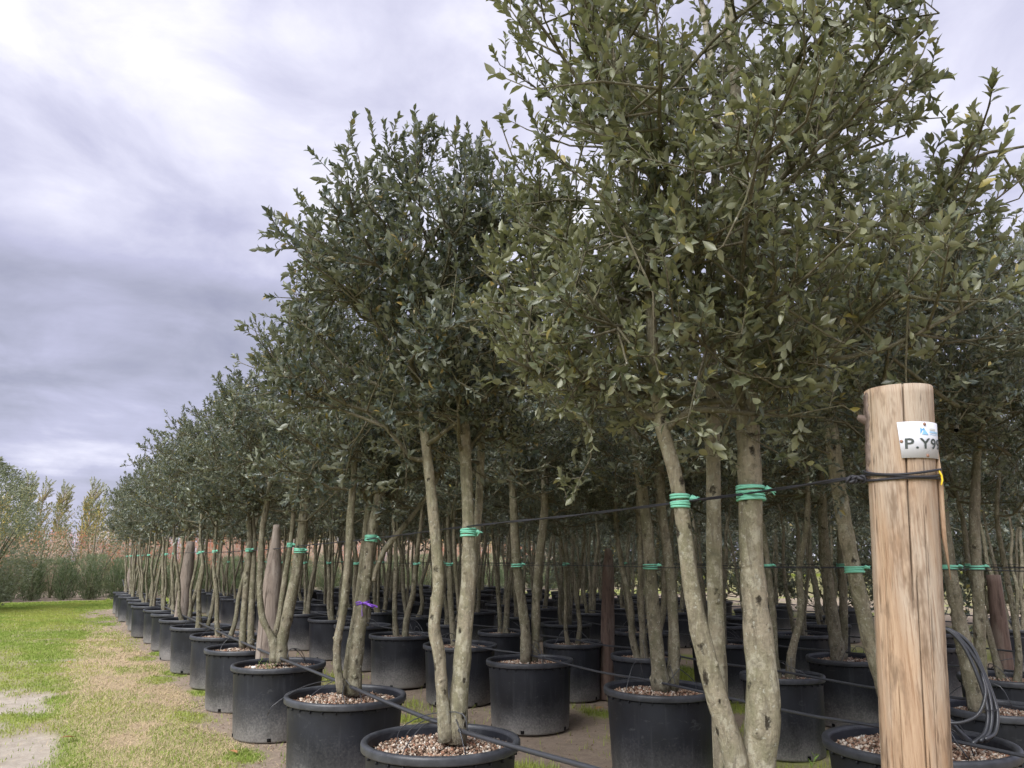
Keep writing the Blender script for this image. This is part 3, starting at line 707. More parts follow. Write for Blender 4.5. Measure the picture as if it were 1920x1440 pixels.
STEMS = {}       # stem lines of every oak, for the ties
def build_rows():
    r = np.random.default_rng(42)
    cnt = 0
    for ri, (X, ys) in enumerate(zip(ROWX, ROWY)):
        vis = 0
        for i, Y in enumerate(ys):
            x = X + r.normal(0, .05) * (i > 4 or ri > 0); y = Y + r.normal(0, .05) * (i > 4)
            if ri == 2 and i == 0: x = 5.39
            if ri == 0 and i == 0: x = 2.0
            if not in_view(x, y): continue
            where = f'{ORD[vis]} from the right in the {ROWNAME[ri]}'; vis += 1
            key = (ri, i)
            hd = HD(x, y)
            grav = 0 if hd < 6.2 else (1 if hd < 11 else None)
            sx = [1, 1, .82, .92, .9, .88, .9, .88][ri] * (1 + r.normal(0, .012))
            if key == (1, 0): sx = 1.12
            make_pot((x, y, 0), SPECIAL_P.get(key, f'black plastic pot, {where}'), sx, r.uniform(0, 6.28), grav, None, hd < 16)
            lab = SPECIAL_T.get(key, f'leafy oak, {where}')
            grp = 'potted oaks in the rows'
            if key in NEAR:
                st = [stem_px(s, h, 40 if hd < 6 else 26, dh) for s, h, dh in NEAR[key]['stems']]
                near = hd < 6.5; st_world = st
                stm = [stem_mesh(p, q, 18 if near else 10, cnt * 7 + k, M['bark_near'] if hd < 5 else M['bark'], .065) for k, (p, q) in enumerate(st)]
                if ri == 0 and i <= 2:
                    cfg = [dict(seed=901, zlo=2.10, zhi=4.2, rad=1.1, n_limb=38, n_sec=12, n_sh=6, n_leaf=8.5, leaf_len=.046, pal=PAL_OLIVE, leaders=14, low=[(2.25, -2.4, .0, .55), (2.3, -2.9, .1, .7), (2.3, -1.9, .05, .6), (2.5, -2.2, .1, .6), (2.5, -2.7, .1, .7), (2.2, 2.9, .05, .8), (2.25, -1.3, .1, .8), (2.7, -2.5, .1, .6)]),
                           dict(seed=907, zlo=2.16, zhi=3.9, rad=1.0, n_limb=44, n_sec=13, n_sh=6, n_leaf=10.5, leaf_len=.050, pal=PAL_OAK, leaders=70),
                           dict(seed=915, zlo=2.05, zhi=3.6, rad=.86, n_limb=38, n_sec=12, n_sh=6, n_leaf=10, leaf_len=.050, pal=PAL_OAK, leaders=40)][i]
                    cen = [(2.08, 2.12), (1.80, 4.04), (1.87, 5.68)][i]
                    polys, sh, L = grow_crown(stems=st, centre=cen, **cfg)
                    br = branch_mesh('branches', polys, sh, M['twig'])
                    idx = []
                    if i == 0: idx, L2 = leaf_parts(None, L)
                    else: L2 = L
                    crm = leaves_mesh('crown', L2, LEAF_HI if i < 2 else LEAF_LO, M['leaf'] if i else M['olive_leaf'])
                    t = make_tree('oak_tree', lab, grp, [], br, crm, (x, y, 0))
                    for ch in t.children: ch.location = (-x, -y, 0)
                    for s in stm: link('trunk', s, t, (-x, -y, 0))
                    if i == 0:
                        crown = [c for c in t.children if c.name.startswith('crown')][0]
                        meshes = []
                        for q in range(8):
                            c = L[5][idx[q * 30]]; tv, tt = LEAF_HI
                            meshes.append(mesh_np('leaf', tv * np.array([.43, 1, 1]), [tt], M['olive_leaf'], False, np.tile(c, (8, 1))))
                        for q, j in enumerate(idx):
                            D = unit(L[1][j]); N = L[2][j]; N = unit(N - D * (N @ D)); S = np.cross(D, N); l = L[3][j]
                            o = link('leaf', meshes[q % 8], crown)
                            o.matrix_local = Matrix(((S[0] * l, D[0] * l, N[0] * l, L[0][j][0]), (S[1] * l, D[1] * l, N[1] * l, L[0][j][1]), (S[2] * l, D[2] * l, N[2] * l, L[0][j][2]), (0, 0, 0, 1)))
                else:
                    pv = POOL[cnt % 6]
                    t = make_tree('oak_tree', lab, grp, [], pv['branches'], pv['crown'], (x, y, 0), 0, None, (0, 0, .36 if ri == 0 else .2), r.uniform(0, 6.28), (.88, .88, .80) if ri == 0 else (1, 1, .92))
                    for s in stm: link('trunk', s, t, (-x, -y, 0))
            else:
                pv = POOL[(cnt * 5 + ri) % 6] if hd < 10.5 else POOL_FAR[(cnt * 3 + ri) % 4]; s = r.uniform(.88, .98) if ri == 0 else r.uniform(.92, 1.02)
                rz = r.uniform(0, 6.28); z0 = .5 - .5 * s
                t = make_tree('oak_tree', lab, grp, pv['stems'], pv['branches'], pv['crown'], (x, y, z0), rz, (s, s, s))
                ca, sa = math.cos(rz) * s, math.sin(rz) * s
                st_world = [(np.stack([x + p[:, 0] * ca - p[:, 1] * sa, y + p[:, 0] * sa + p[:, 1] * ca, z0 + p[:, 2] * s], 1), q * s) for p, q in pv['raw']]
            STEMS[key] = st_world
            cnt += 1
    return cnt
print('trees', build_rows())

# ------------------------------------------------------------------ posts
def wood_post(name, label, base, top, prof, mat, seed, crack=None, seg=40, rough=.02, nz=40):
    """prof: (share of height, radius); crack: list of (angle, z0, z1, depth, half width in radians)"""
    r = np.random.default_rng(seed); base = np.array(base, float); top = np.array(top, float)
    root = link(name, None, None, base); tag(root, label, 'post', 'wooden posts holding the ropes')
    us = np.linspace(0, 1, nz); rad = np.interp(us, [p[0] for p in prof], [p[1] for p in prof])
    ang = np.linspace(0, 2 * np.pi, seg, endpoint=False)
    extra = []
    for c in crack or []: extra += [c[0] + d for d in (-2.2 * c[4], -c[4], 0, c[4], 2.2 * c[4])]
    ang = np.sort(np.concatenate([ang, np.array(extra) % (2 * np.pi)])) if extra else ang
    n = len(ang); V = []
    ph = r.uniform(0, 6.28, 5)
    for u, q in zip(us, rad):
        z = u * (top - base)[2]
        rr = q * (1 + rough * (np.sin(2 * ang + ph[0] + u * 2) + .7 * np.sin(5 * ang + ph[1] + u * 3) + .5 * np.sin(9 * ang + ph[2] - u * 4) + .35 * np.sin(17 * ang + ph[3] + u * 9)) + rough * .35 * r.standard_normal(n))
        for (a, z0, z1, dp, hw) in crack or []:
            if z0 <= z <= z1:
                f = min(1, (z - z0) / .12)
                rr = rr - dp * f * np.clip(1 - np.abs((ang - a % 6.2832 + math.pi) % 6.2832 - math.pi) / (hw * 1.6), 0, 1)
        c = (top - base) * u
        V.append(np.stack([c[0] + np.cos(ang) * rr, c[1] + np.sin(ang) * rr, np.full(n, c[2])], 1))
    V = np.concatenate(V); k = np.arange(n); k2 = (k + 1) % n
    Q = np.concatenate([np.stack([i * n + k, i * n + k2, (i + 1) * n + k2, (i + 1) * n + k], 1) for i in range(nz - 1)])
    m = MB(); V = np.concatenate([V, [(top - base) + np.array([0, 0, .004])]]); T = np.stack([(nz - 1) * n + k, (nz - 1) * n + k2, np.full(n, nz * n)], 1)
    m.add(V, Q, T); link('shaft', m.mesh('shaft', mat), root)
    return root
PT = at(1684, 731, HD(1.95, 1.29)); PB = at(1719, 1440, HD(1.95, 1.29)); PB = PT + (PB - PT) * ((PT[2] + .01) / (PT[2] - PB[2])); PRAD = .0855
TOCAM = math.atan2(-1.29, -1.95)                  # angle at the post that faces the camera
def post_at(z): return PB + (PT - PB) * ((z - PB[2]) / (PT[2] - PB[2]))
# seen from the camera, angles grow to the right
def pang(deg): return TOCAM + R(deg)
def build_sign_post():
    post = wood_post('wooden_post', 'thick peeled wooden post carrying the white sign at right', PB, PT, [(0, .083), (.45, .0805), (.8, .0825), (1, .086)], M['wood'], 3,
                     [(pang(8), 1.42, 2.2, .03, .018), (pang(35), .7, 1.7, .008, .012), (pang(-40), .4, 1.5, .008, .014), (pang(-55), 1.2, 1.9, .006, .012), (pang(16), .95, 1.50, .028, .014), (pang(22), .6, 1.1, .018, .012), (pang(-22), .9, 1.25, .01, .01)], 72, .012, 90)
    # stub of a cut branch and a strip of bark left on
    m = MB(); zc = at(1640, 793, HD(1.95, 1.29) - .02)[2]; c = post_at(zc) - PB
    d = np.array([math.cos(pang(-74)), math.sin(pang(-74)), .12])
    m.tube([c + d * .064, c + d * .087 + [0, 0, .004], c + d * .101 + [0, 0, .010], c + d * .107 + [0, 0, .012]], [.017, .013, .010, .006], 9, True, .15, 5)
    m.tube([c + d * .082 + [.01, -.012, -.012], c + d * .09 + [.012, -.02, .02], c + d * .093 + [.014, -.024, .045]], [.010, .006, .002], 6, True, .2, 6)
    link('branch_stub', m.mesh('branch_stub', M['brown_wood']), post)
    m = MB(); r = np.random.default_rng(8); na, nz = 9, 26; G = []
    for j in range(nz):
        z = PT[2] - .006 - j / (nz - 1) * .24; c = post_at(z) - PB; wd = (17 - 9 * j / nz) + r.normal(0, 2.5)
        for i in range(na):
            f = i / (na - 1); a = pang(-78 + (f - .35) * 2 * wd); q = .0853 + (.0045 * math.sin(math.pi * f) ** .5 + r.normal(0, .0011)) * (1 if 0 < i < na - 1 else 0) - (.003 if i in (0, na - 1) or j in (0, nz - 1) else 0)
            G.append(c + [math.cos(a) * q, math.sin(a) * q, 0])
    ii = (np.arange(nz - 1)[:, None] * na + np.arange(na - 1)).ravel(); m.add(G, np.stack([ii, ii + na, ii + na + 1, ii + 1], 1))
    link('bark_strip', m.mesh('bark_strip', M['brown_wood']), post)
    m = MB(); a = pang(84); c0 = post_at(1.86) - PB; c1 = post_at(1.5) - PB
    e = np.array([math.cos(a), math.sin(a), 0])
    m.tube([c0 + e * .0845, c0 * .7 + c1 * .3 + e * .090, c0 * .3 + c1 * .7 + e * .091, c1 + e * .100], [.003, .007, .006, .001], 5, True, .2, 3)
    link('splinter', m.mesh('splinter', M['wood']), post)
    # sign sheet wrapped round the post
    z1 = at(1690, 790, HD(1.95, 1.29) - .09)[2]; z0 = at(1690, 858, HD(1.95, 1.29) - .09)[2]
    root = link('sign', None, None, PB); tag(root, 'small white sheet sign reading P.Y99 nailed to the wooden post', 'sign')
    RS = .0895
    def wrap(s, z, off=0.0):                      # s: arc length from the camera-facing line
        a = pang(0) + s / RS; c = post_at(z) - PB
        return c + np.array([math.cos(a) * (RS + off), math.sin(a) * (RS + off), 0])
    s0, s1 = -.003, .150
    m = MB(); n = 26; G = [[wrap(s0 + (s1 - s0) * i / n + (-.004 if j else .004), z0 + (z1 - z0) * j, o) for i in range(n + 1)] for o in (0, -.0012) for j in (0, 1)]
    V = np.concatenate(G); i = np.arange(n); w = n + 1
    Q = np.concatenate([np.stack([i, i + 1, i + 1 + w, i + w], 1), np.stack([i + 2 * w, i + 3 * w, i + 1 + 3 * w, i + 1 + 2 * w], 1), np.stack([i, i + 2 * w, i + 1 + 2 * w, i + 1], 1), np.stack([i + w, i + 1 + w, i + 1 + 3 * w, i + 3 * w], 1), [[0, w, 3 * w, 2 * w], [n, n + 2 * w, n + 3 * w, n + w]]])
    m.add(V, Q); link('sheet', m.mesh('sheet', M['sign'], False), root)
    def patch(name, pts, mat, off):               # flat print: polygon in (arc, height share), subdivided along the arc
        a = np.array(pts); lo, hi = a[:, 0].min(), a[:, 0].max(); nn = 8; top = []; bot = []
        for q in np.linspace(lo, hi, nn):
            ys = []
            for (p0, p1) in zip(a, np.roll(a, -1, 0)):
                if min(p0[0], p1[0]) - 1e-9 <= q <= max(p0[0], p1[0]) + 1e-9:
                    if abs(p1[0] - p0[0]) < 1e-9: ys += [p0[1], p1[1]]
                    else: ys.append(p0[1] + (p1[1] - p0[1]) * (q - p0[0]) / (p1[0] - p0[0]))
            bot.append(wrap(q, z0 + (z1 - z0) * min(ys), off)); top.append(wrap(q, z0 + (z1 - z0) * max(ys), off))
        m = MB(); i = np.arange(nn - 1); m.add(np.concatenate([bot, top]), np.stack([i, i + 1, i + 1 + nn, i + nn], 1)); link(name, m.mesh(name, mat, False), root)
    x0 = .050
    patch('logo', [(x0, .64), (x0, .84), (x0 + .022, .64), (x0 + .010, .84)], M['blue'], .0006)
    patch('logo', [(x0 + .004, .64), (x0 + .011, .80), (x0 + .024, .64)], M['blue2'], .0010)
    patch('logo_lettering', [(x0 + .029, .69), (x0 + .029, .745), (x0 + .072, .745), (x0 + .072, .69)], M['blue3'], .0006)
    patch('logo_lettering', [(x0 + .029, .645), (x0 + .029, .66), (x0 + .072, .66), (x0 + .072, .645)], M['blue3'], .0006)
    patch('logo_lettering', [(x0 + .029, .77), (x0 + .029, .82), (x0 + .055, .82), (x0 + .055, .77)], M['cream'], .0006)
    cu = bpy.data.curves.new('lettering', 'FONT'); cu.body = 'P.Y99'; cu.size = 1; cu.offset = .018; cu.space_character = 1.12; cu.resolution_u = 4
    to = bpy.data.objects.new('lettering', cu); col.objects.link(to)
    dg = bpy.context.evaluated_depsgraph_get(); me0 = to.evaluated_get(dg).to_mesh()
    import bmesh
    bm = bmesh.new(); bm.from_mesh(me0); bmesh.ops.triangulate(bm, faces=bm.faces); bmesh.ops.subdivide_edges(bm, edges=bm.edges, cuts=1)
    me = bpy.data.meshes.new('lettering'); bm.to_mesh(me); bm.free(); bpy.data.objects.remove(to)
    co = np.array([v.co[:] for v in me.vertices]); co[:, 0] -= co[:, 0].min(); w_ = co[:, 0].max(); hgt = co[:, 1].max()
    for v, c in zip(me.vertices, co): v.co = wrap(.010 + c[0] / w_ * .119, z0 + (z1 - z0) * (.255 + c[1] / hgt * .285), .0014)
    me.materials.append(M['ink']); link('lettering', me, root)
    for (sa, hz) in ((.002, .46), (.063, .93), (.068, .06)):
        m = MB(); p = wrap(sa, z0 + (z1 - z0) * hz, 0); a = pang(0) + sa / RS; e = np.array([math.cos(a), math.sin(a), 0])
        m.tube([p - e * .002, p + e * .0018, p + e * .0032], [.0042, .0042, .0025], 12, True); link('nail', m.mesh('nail', M['rust']), root)
build_sign_post()
a2 = at(497, 1262, HD(1.87, 8.45)); t2 = at(519, 984, HD(1.87, 8.45))
wood_post('wooden_stake', 'grey weathered stake with pointed top behind the weedy front pot', (a2[0], a2[1], -.01), t2, [(0, .105), (.45, .108), (.72, .088), (.97, .038), (1, .034)], M['grey_wood'], 12, [(pang(10), .5, 1.3, .012, .02)], 32, .02)
a3 = at(339, 1150, HD(1.87, 14.8)); t3 = at(358, 1015, HD(1.87, 14.8))
wood_post('wooden_stake', 'brown stake among the trunks in the middle of the front row', (a3[0], a3[1], 0), t3, [(0, .12), (.5, .12), (.9, .085), (1, .06)], M['grey_wood'], 13, None, 20, .03, 16)
a4 = at(243, 1110, HD(1.87, 27.6)); t4 = at(255, 1032, HD(1.87, 27.6))
wood_post('wooden_stake', 'pale leaning stake at the far left end of the front row', (a4[0] - .12, a4[1], 0), t4, [(0, .12), (.6, .11), (1, .06)], M['grey_wood'], 14, None, 16, .03, 12)
wood_post('wooden_stake', 'dark reddish bark-covered stake standing in the third row of pots', (5.59, 7.60, 0), at(1141, 1028, HD(5.59, 7.6)), [(0, .075), (.5, .082), (.85, .07), (1, .042)], M['brown_wood'], 15, None, 28, .06)
p5 = (8.05, 4.9, 0)
b5 = at(1884, 1250, HD(8.3, 5.4)); t5 = at(1862, 1078, HD(8.3, 5.4))
wood_post('wooden_stake', 'dark stake near the right edge behind the black hoses', (b5[0], b5[1], 0), t5, [(0, .085), (.6, .08), (1, .07)], M['brown_wood'], 16, None, 20, .05, 20)

# ------------------------------------------------------------------ ropes, ties, pipes
def rope_obj(label, pts, rad=.0055, n=160, strands=2):
    P = spline(pts, n); root = link('tie_rope', None, None, tuple(pts[-1])); tag(root, label, 'rope', 'ropes along the rows')
    t = unit(np.gradient(P, axis=0)); s = unit(np.cross(t, [0, 0, 1.0])); u = np.cross(s, t)
    L = np.concatenate([[0], np.cumsum(np.linalg.norm(np.diff(P, axis=0), axis=1))])
    for k in range(strands):
        a = L * 9 + k * math.pi; m = MB(); m.tube(P + s * (np.cos(a) * rad * .8)[:, None] + u * (np.sin(a) * rad * .8)[:, None] - np.array(pts[-1]), rad, 6)
        link('strand', m.mesh('strand', M['rope']), root)
    return root
def stem_point(key, z, k=0):
    P, q = STEMS[key][k]; i = int(np.argmin(np.abs(P[:, 2] - z))); return P[i], q[i]
def green_tie(c, rad, label, n=5, h=.035, seed=0, toward=None):
    r = np.random.default_rng(seed); root = link('green_tie', None, None, tuple(c)); tag(root, label, 'plant tie', 'green ties holding stems to the ropes')
    m = MB(); a = np.linspace(0, 6.2832, 22)
    for k in range(n):
        z = h * (k / max(1, n - 1) - .5) + r.normal(0, .003); ti = r.normal(0, .05); q = rad + .002 + r.uniform(0, .003); pz = r.uniform(0, 6.28)
        m.tube(np.stack([np.cos(a) * q, np.sin(a) * q, z + np.sin(a + pz) * ti * q], 1), .0046, 6, False)
    link('wrap', m.mesh('wrap', M['green']), root)
    d = unit(np.array(toward if toward is not None else [.5, -.8, .12]))
    b = d * (rad + .004); m = MB()
    m.tube([b, b + d * .012 + [0, 0, .006], b + d * .024, b + d * .03 + [0, 0, .004]], [.007, .011, .009, .003], 7, True, .2, seed)
    link('knot', m.mesh('knot', M['green']), root)
    m = MB()
    for k in range(2):
        e = unit(d + r.normal(0, .6, 3)); m.tube([b + d * .02, b + d * .02 + e * .012, b + d * .02 + e * .022 + [0, 0, -.006]], [.0038, .0036, .002], 5)
    link('loose_end', m.mesh('loose_end', M['green']), root)
h0 = HD(2.0, 2.2)
rp = [post_at(1.775) + np.array([math.cos(pang(-80)), math.sin(pang(-80)), 0]) * .09]
for x, y, hd in ((1410, 924, 2.84), (1281, 941, 2.83), (1080, 966, 3.5), (877, 987, HD(1.87, 4.04) - .06), (690, 1011, HD(1.87, 5.68) - .06), (559, 1024, HD(1.87, 7.63) - .1), (516, 1029, HD(1.87, 8.45) - .1), (470, 1032, HD(1.87, 9.2) - .1)):
    rp.append(at(x, y, hd))
for Y in (11.5, 14.8, 18.5, 22, 25, 27.5): rp.append(np.array([1.80, Y, 1.66 + .012 * math.sin(Y)]))
rope_obj('black rope tying the front row of trunks to the post with the sign', rp, .0033, 240)
# turns of the rope round the post, with its knot and a scrap of yellow cord
def build_lashing():
    root = link('rope_lashing', None, None, tuple(post_at(1.775))); tag(root, 'black rope wrapped round the wooden post below the white sign', 'rope')
    a = np.linspace(0, 6.2832, 60)
    for k in range(3):
        q = .0885 + .002 * k; pz = 2.0 * k; m = MB(); m.tube(np.stack([np.cos(a) * q, np.sin(a) * q, (k - 1) * .0085 + .012 * np.sin(a - pang(100)) + .004 * np.sin(2 * a + pz)], 1), .0034, 7, False)
        link('turn', m.mesh('turn', M['rope']), root)
    e = np.array([math.cos(pang(-84)), math.sin(pang(-84)), 0]); m = MB(); r = np.random.default_rng(2); b = e * .099 - np.array([0, 0, .008])
    for k in range(7):
        w = unit(r.standard_normal(3)); v = unit(np.cross(w, r.standard_normal(3))); t = np.linspace(0, 6.28, 14)
        m.tube(b + e * (k * .006) + np.outer(np.cos(t), w) * .009 + np.outer(np.sin(t), v) * .009, .0042, 6, False)
    link('knot', m.mesh('knot', M['rope']), root)
    a1 = pang(68); f = np.array([math.cos(a1), math.sin(a1), 0]); g = np.array([-math.sin(a1), math.cos(a1), 0]); m = MB()
    m.tube([f * .0925 + [0, 0, .004], f * .096 + g * .006 + [0, 0, -.008], f * .096 + g * .008 + [0, 0, -.022], f * .094 + g * .002 + [0, 0, -.034]], [.0028, .0028, .0026, .002], 6)
    link('yellow_cord', m.mesh('yellow_cord', M['yellow']), root)
build_lashing()
# ties on the front row
for px, hd, lab, key, k in ((924, 2.9, 'thick green tie on the broadest pale trunk beside the sign post', (0, 0), 0), (941, 2.88, 'green tie on the leaning left trunk of the largest oak', (0, 0), 1)):
    z = at(1410 if k == 0 else 1281, px, hd)[2]; c, q = stem_point(key, z, k); c = c.copy(); c[2] = z
    green_tie(c, q * 1.06, lab, 7 if k == 0 else 5, .045 if k == 0 else .034, 40 + k, FH * -.35 + RT * .9 + [0, 0, .1])
SP = [((0, 1), 0, 987, 'green tie on the nearest dark oak above the gravel-filled pot'), ((0, 2), 0, 1011, 'green tie above the purple ribbon'), ((0, 3), 2, 1024, 'green tie right of the grey pointed stake'), ((0, 3), 1, 1027, 'green tie just beside the grey pointed stake')]
for key, k, py, lab in SP:
    P, q = STEMS[key][k]; pys = np.array([proj(p)[1] for p in P]); i = int(np.argmin(np.abs(pys - py))); f = P[i]
    green_tie(f, q[i] * 1.06, lab, 6, .034, 60 + k + key[1], FH * -.3 + RT * .9)
for (ri, i), sts in sorted(STEMS.items()):
    z = 1.66 if ri == 0 else 1.5
    if (ri, i) in ((0, 0), (0, 1), (0, 2), (0, 3)) or ri > 3: continue
    if ri in (2, 3) and i % 2 == 0 and i > 0: continue
    best = []
    for k in range(len(sts)):
        c, q = stem_point((ri, i), z, k); best.append((abs(c[0] - (ROWX[ri] - .05)), k))
    best.sort()
    for j, (_, k) in enumerate(best[:2 if (ri == 2 and i == 0) else 1]):
        c, q = stem_point((ri, i), z, k); c = c.copy(); c[2] = z
        green_tie(c, q * 1.08, f'green tie on the {ORD[i]} oak along the {ROWNAME[ri]}' + (', other stem' if j else ''), 4, .024, ri * 40 + i + j, None)
for ri in range(1, 5):
    X = ROWX[ri]; ys = [y for y in ROWY[ri]]
    pts = [np.array([X - .09, y, 1.5 + .008 * math.sin(y * 2.1 + ri)]) for y in np.arange(ys[0] - 1.2, ys[-1] + 1, 1.4)]
    rope_obj(f'thin dark rope at stem height along the {ROWNAME[ri]}', pts[::-1], .0027, 80, 1)

def drip(parent, a, b, hgt, seed, rad=.0031):
    r = np.random.default_rng(seed); a = np.array(a); b = np.array(b); m = MB()
    c = spline([a, a * .8 + b * .2 + [0, 0, hgt * .8] + r.normal(0, .015, 3), a * .45 + b * .55 + [0, 0, hgt], a * .1 + b * .9 + [0, 0, hgt * .55] + r.normal(0, .015, 3), b], 14)
    m.tube(c, rad, 5); link('drip_tube', m.mesh('drip_tube', M['hose']), parent)
def pipe_obj(label, pts, rad, n=120):
    root = link('irrigation_pipe', None, None, tuple(pts[0])); tag(root, label, 'pipe', 'irrigation pipes along the rows')
    m = MB(); m.tube(spline(pts, n) - np.array(pts[0]), rad, 10); link('pipe', m.mesh('pipe', M['hose']), root)
    return root
pts = [np.array(p) for p in ((2.30, 1.2, .70), (2.17, 2.1, .70), (2.06, 2.95, .684), (1.93, 3.86, .675), (1.90, 4.9, .668), (1.88, 6.07, .672), (1.85, 7.6, .668), (1.82, 9.6, .67), (1.84, 12, .662), (1.85, 16, .66), (1.84, 20, .66), (1.84, 24, .66), (1.80, 27, .70), (1.74, 27.7, .95))]
pr = pipe_obj('black irrigation pipe lying across the pots of the front row', pts, .0125, 200)
o0 = pts[0]; r_ = np.random.default_rng(77)
for i in range(1, 7):
    Y = ROWY[0][i]
    for k in range(5 if i == 1 else (4 if i == 2 else 2)):
        yy = Y + r_.uniform(-.25, .15); a = np.array([1.90 + (.03 if i == 1 else -.02), yy, .675]); an = r_.uniform(0, 6.28); b = np.array([1.87 + math.cos(an) * .27, Y + math.sin(an) * .27, .575])
        drip(pr, a - o0, b - o0, r_.uniform(.06, .13), i * 9 + k)
    if i == 2: drip(pr, np.array([1.86, Y + .05, .66]) - o0, np.array([1.36, Y + .12, .50]) - o0, .10, 555)
for ri in range(1, 8):
    X = ROWX[ri]; ys = ROWY[ri]; pp = []
    for i, y in enumerate(ys):
        pp += [np.array([X + .02 * (-1) ** i, y, .655]), np.array([X, y + .8, .635])]
    pp = [np.array([X + .03, ys[0] - 1.6, .63])] + pp
    p = pipe_obj(f'black irrigation pipe over the pots of the {ROWNAME[ri]}', pp, .0095, 90)
    if ri <= 3:
        for i in range(6):
            for k in range(3):
                Y = ys[i]; an = r_.uniform(0, 6.28); drip(p, np.array([X, Y + r_.uniform(-.2, .2), .655]) - pp[0], np.array([X + math.cos(an) * .26, Y + math.sin(an) * .26, .575]) - pp[0], r_.uniform(.07, .16), ri * 50 + i * 5 + k)
# bundle of spare hoses arching out of the pot behind the post
def build_hoses():
    hd = HD(4.02, 2.74); base = at(1780, 1390, hd); root = link('hose_bundle', None, None, tuple(base))
    tag(root, 'bundle of thick black hoses arching out of the pot behind the sign post', 'hose')
    r = np.random.default_rng(4)
    ctrl = [(1690, 1300), (1722, 1215), (1768, 1181), (1806, 1203), (1840, 1258), (1860, 1325), (1857, 1372), (1838, 1390)]
    for k in range(5):
        off = (k - 2) * 4.2; P = []
        for j, (x, y) in enumerate(ctrl):
            f = j / (len(ctrl) - 1); P.append(at(x + off * (.35 + 1.1 * f) + r.normal(0, 2), y + off * .7 * (1 - f) + r.normal(0, 2), hd + .10 - .30 * f + (k % 2) * .03))
        m = MB(); m.tube(spline(P, 40) - base, .0098, 10); link('hose', m.mesh('hose', M['hose']), root)
    for k in range(4):                             # lengths that run back into the pot
        P = [at(1700 + k * 6, 1325 + k * 9, hd - .05), at(1765 + k * 3, 1338 + k * 8, hd - .12), at(1800 + k * 4, 1372 + k * 5, hd - .16), at(1828, 1396, hd - .16)]
        m = MB(); m.tube(spline(P, 16) - base, .009, 8); link('hose', m.mesh('hose', M['hose']), root)
    P = [at(1770, 1356, hd - .2), at(1805, 1354, hd - .22), at(1835, 1338, hd - .22), at(1848, 1300, hd - .2), at(1840, 1262, hd - .15)]
    m = MB(); m.tube(spline(P, 16) - base, .0085, 8); link('hose', m.mesh('hose', M['hose']), root)
    m = MB(); c = at(1855, 1330, hd - .12) - base; a = np.linspace(0, 6.28, 20)
    m.tube(c + np.outer(np.cos(a), RT) * .036 + np.outer(np.sin(a), FH) * .03, .003, 5, False); link('binding', m.mesh('binding', M['rope']), root)
build_hoses()
# purple ribbon
def build_ribbon():
    P, q = STEMS[(0, 2)][0]; pys = np.array([proj(p)[1] for p in P]); i = int(np.argmin(np.abs(pys - 1137))); c = P[i]; rad = q[i]
    root = link('ribbon', None, None, tuple(c)); tag(root, 'purple ribbon tied round the trunk of a front row oak', 'ribbon')
    def strip(pts, w, up):
        pts = np.array(pts); m = MB(); n = len(pts); w = np.broadcast_to(w, (n,)); t = unit(np.gradient(pts, axis=0)); nrm = unit(np.cross(t, up))
        V = np.concatenate([pts + up * w[:, None], pts - up * w[:, None], pts - up * w[:, None] + nrm * .0008, pts + up * w[:, None] + nrm * .0008]); k = np.arange(n - 1)
        m.add(V, np.concatenate([np.stack([a * n + k, a * n + k + 1, b * n + k + 1, b * n + k], 1) for a, b in ((0, 1), (1, 2), (2, 3), (3, 0))])); return m.mesh('band', M['purple'])
    up = np.array([0, 0, 1.0]); a = np.linspace(0, 6.2832, 30); q2 = rad * 1.1 + .002
    link('band', strip(np.stack([np.cos(a) * q2, np.sin(a) * q2, .012 * np.sin(a + 2)], 1), .006, up), root)
    k0 = -FH * (q2 + .004)
    for d in ([RT * .02 + up * .004, RT * .06 - up * .006 - FH * .01, RT * .105 - up * .020, RT * .115 - up * .028], [RT * .03 - up * .004, RT * .07 - up * .018 - FH * .02, RT * .09 - up * .03], [up * -.02 + RT * .004, up * -.05 + RT * .003, up * -.09 + RT * .008], [-RT * .01 + up * .01, -RT * .03 + up * .008, -RT * .045 + up * .004]):
        link('loose_end', strip(spline([k0, *[k0 + x for x in d]], 10), np.linspace(.004, .006, 10), unit(up + RT * .3)), root)
    m = MB(); m.tube([k0 - up * .008, k0 - FH * .004, k0 + up * .008], [.004, .009, .004], 8, True, .2); link('knot', m.mesh('knot', M['purple']), root)
build_ribbon()
# small white tags under pot rims
def pot_tag(x, y, px, py, label, w=.022, h=.008):
    dx, dy = -x, -y; c = at(px, py, HD(x, y) - .38); d = c - np.array([x, y, 0]); a = math.atan2(d[1], d[0]); e = np.array([math.cos(a), math.sin(a), 0]); rr = .404
    c = np.array([x, y, c[2]]) + e * rr; m = MB(); s = np.array([-e[1], e[0], 0])
    m.box((0, 0, 0), np.array([w, .0012, h]), np.stack([s, e, [0, 0, 1]], 1)); v = m.V[0]; v[:, 2] += (v @ s) * .08
    o = link('paper_tag', m.mesh('paper_tag', M['white_tag'], False), None, tuple(c)); tag(o, label, 'tag', 'white tags on pots')
pot_tag(1.87, 5.68, 640, 1322, 'white paper tag under the rim of the pot below the purple ribbon')
pot_tag(1.87, 7.63, 476, 1251, 'white paper tag under the rim of the weedy front pot')

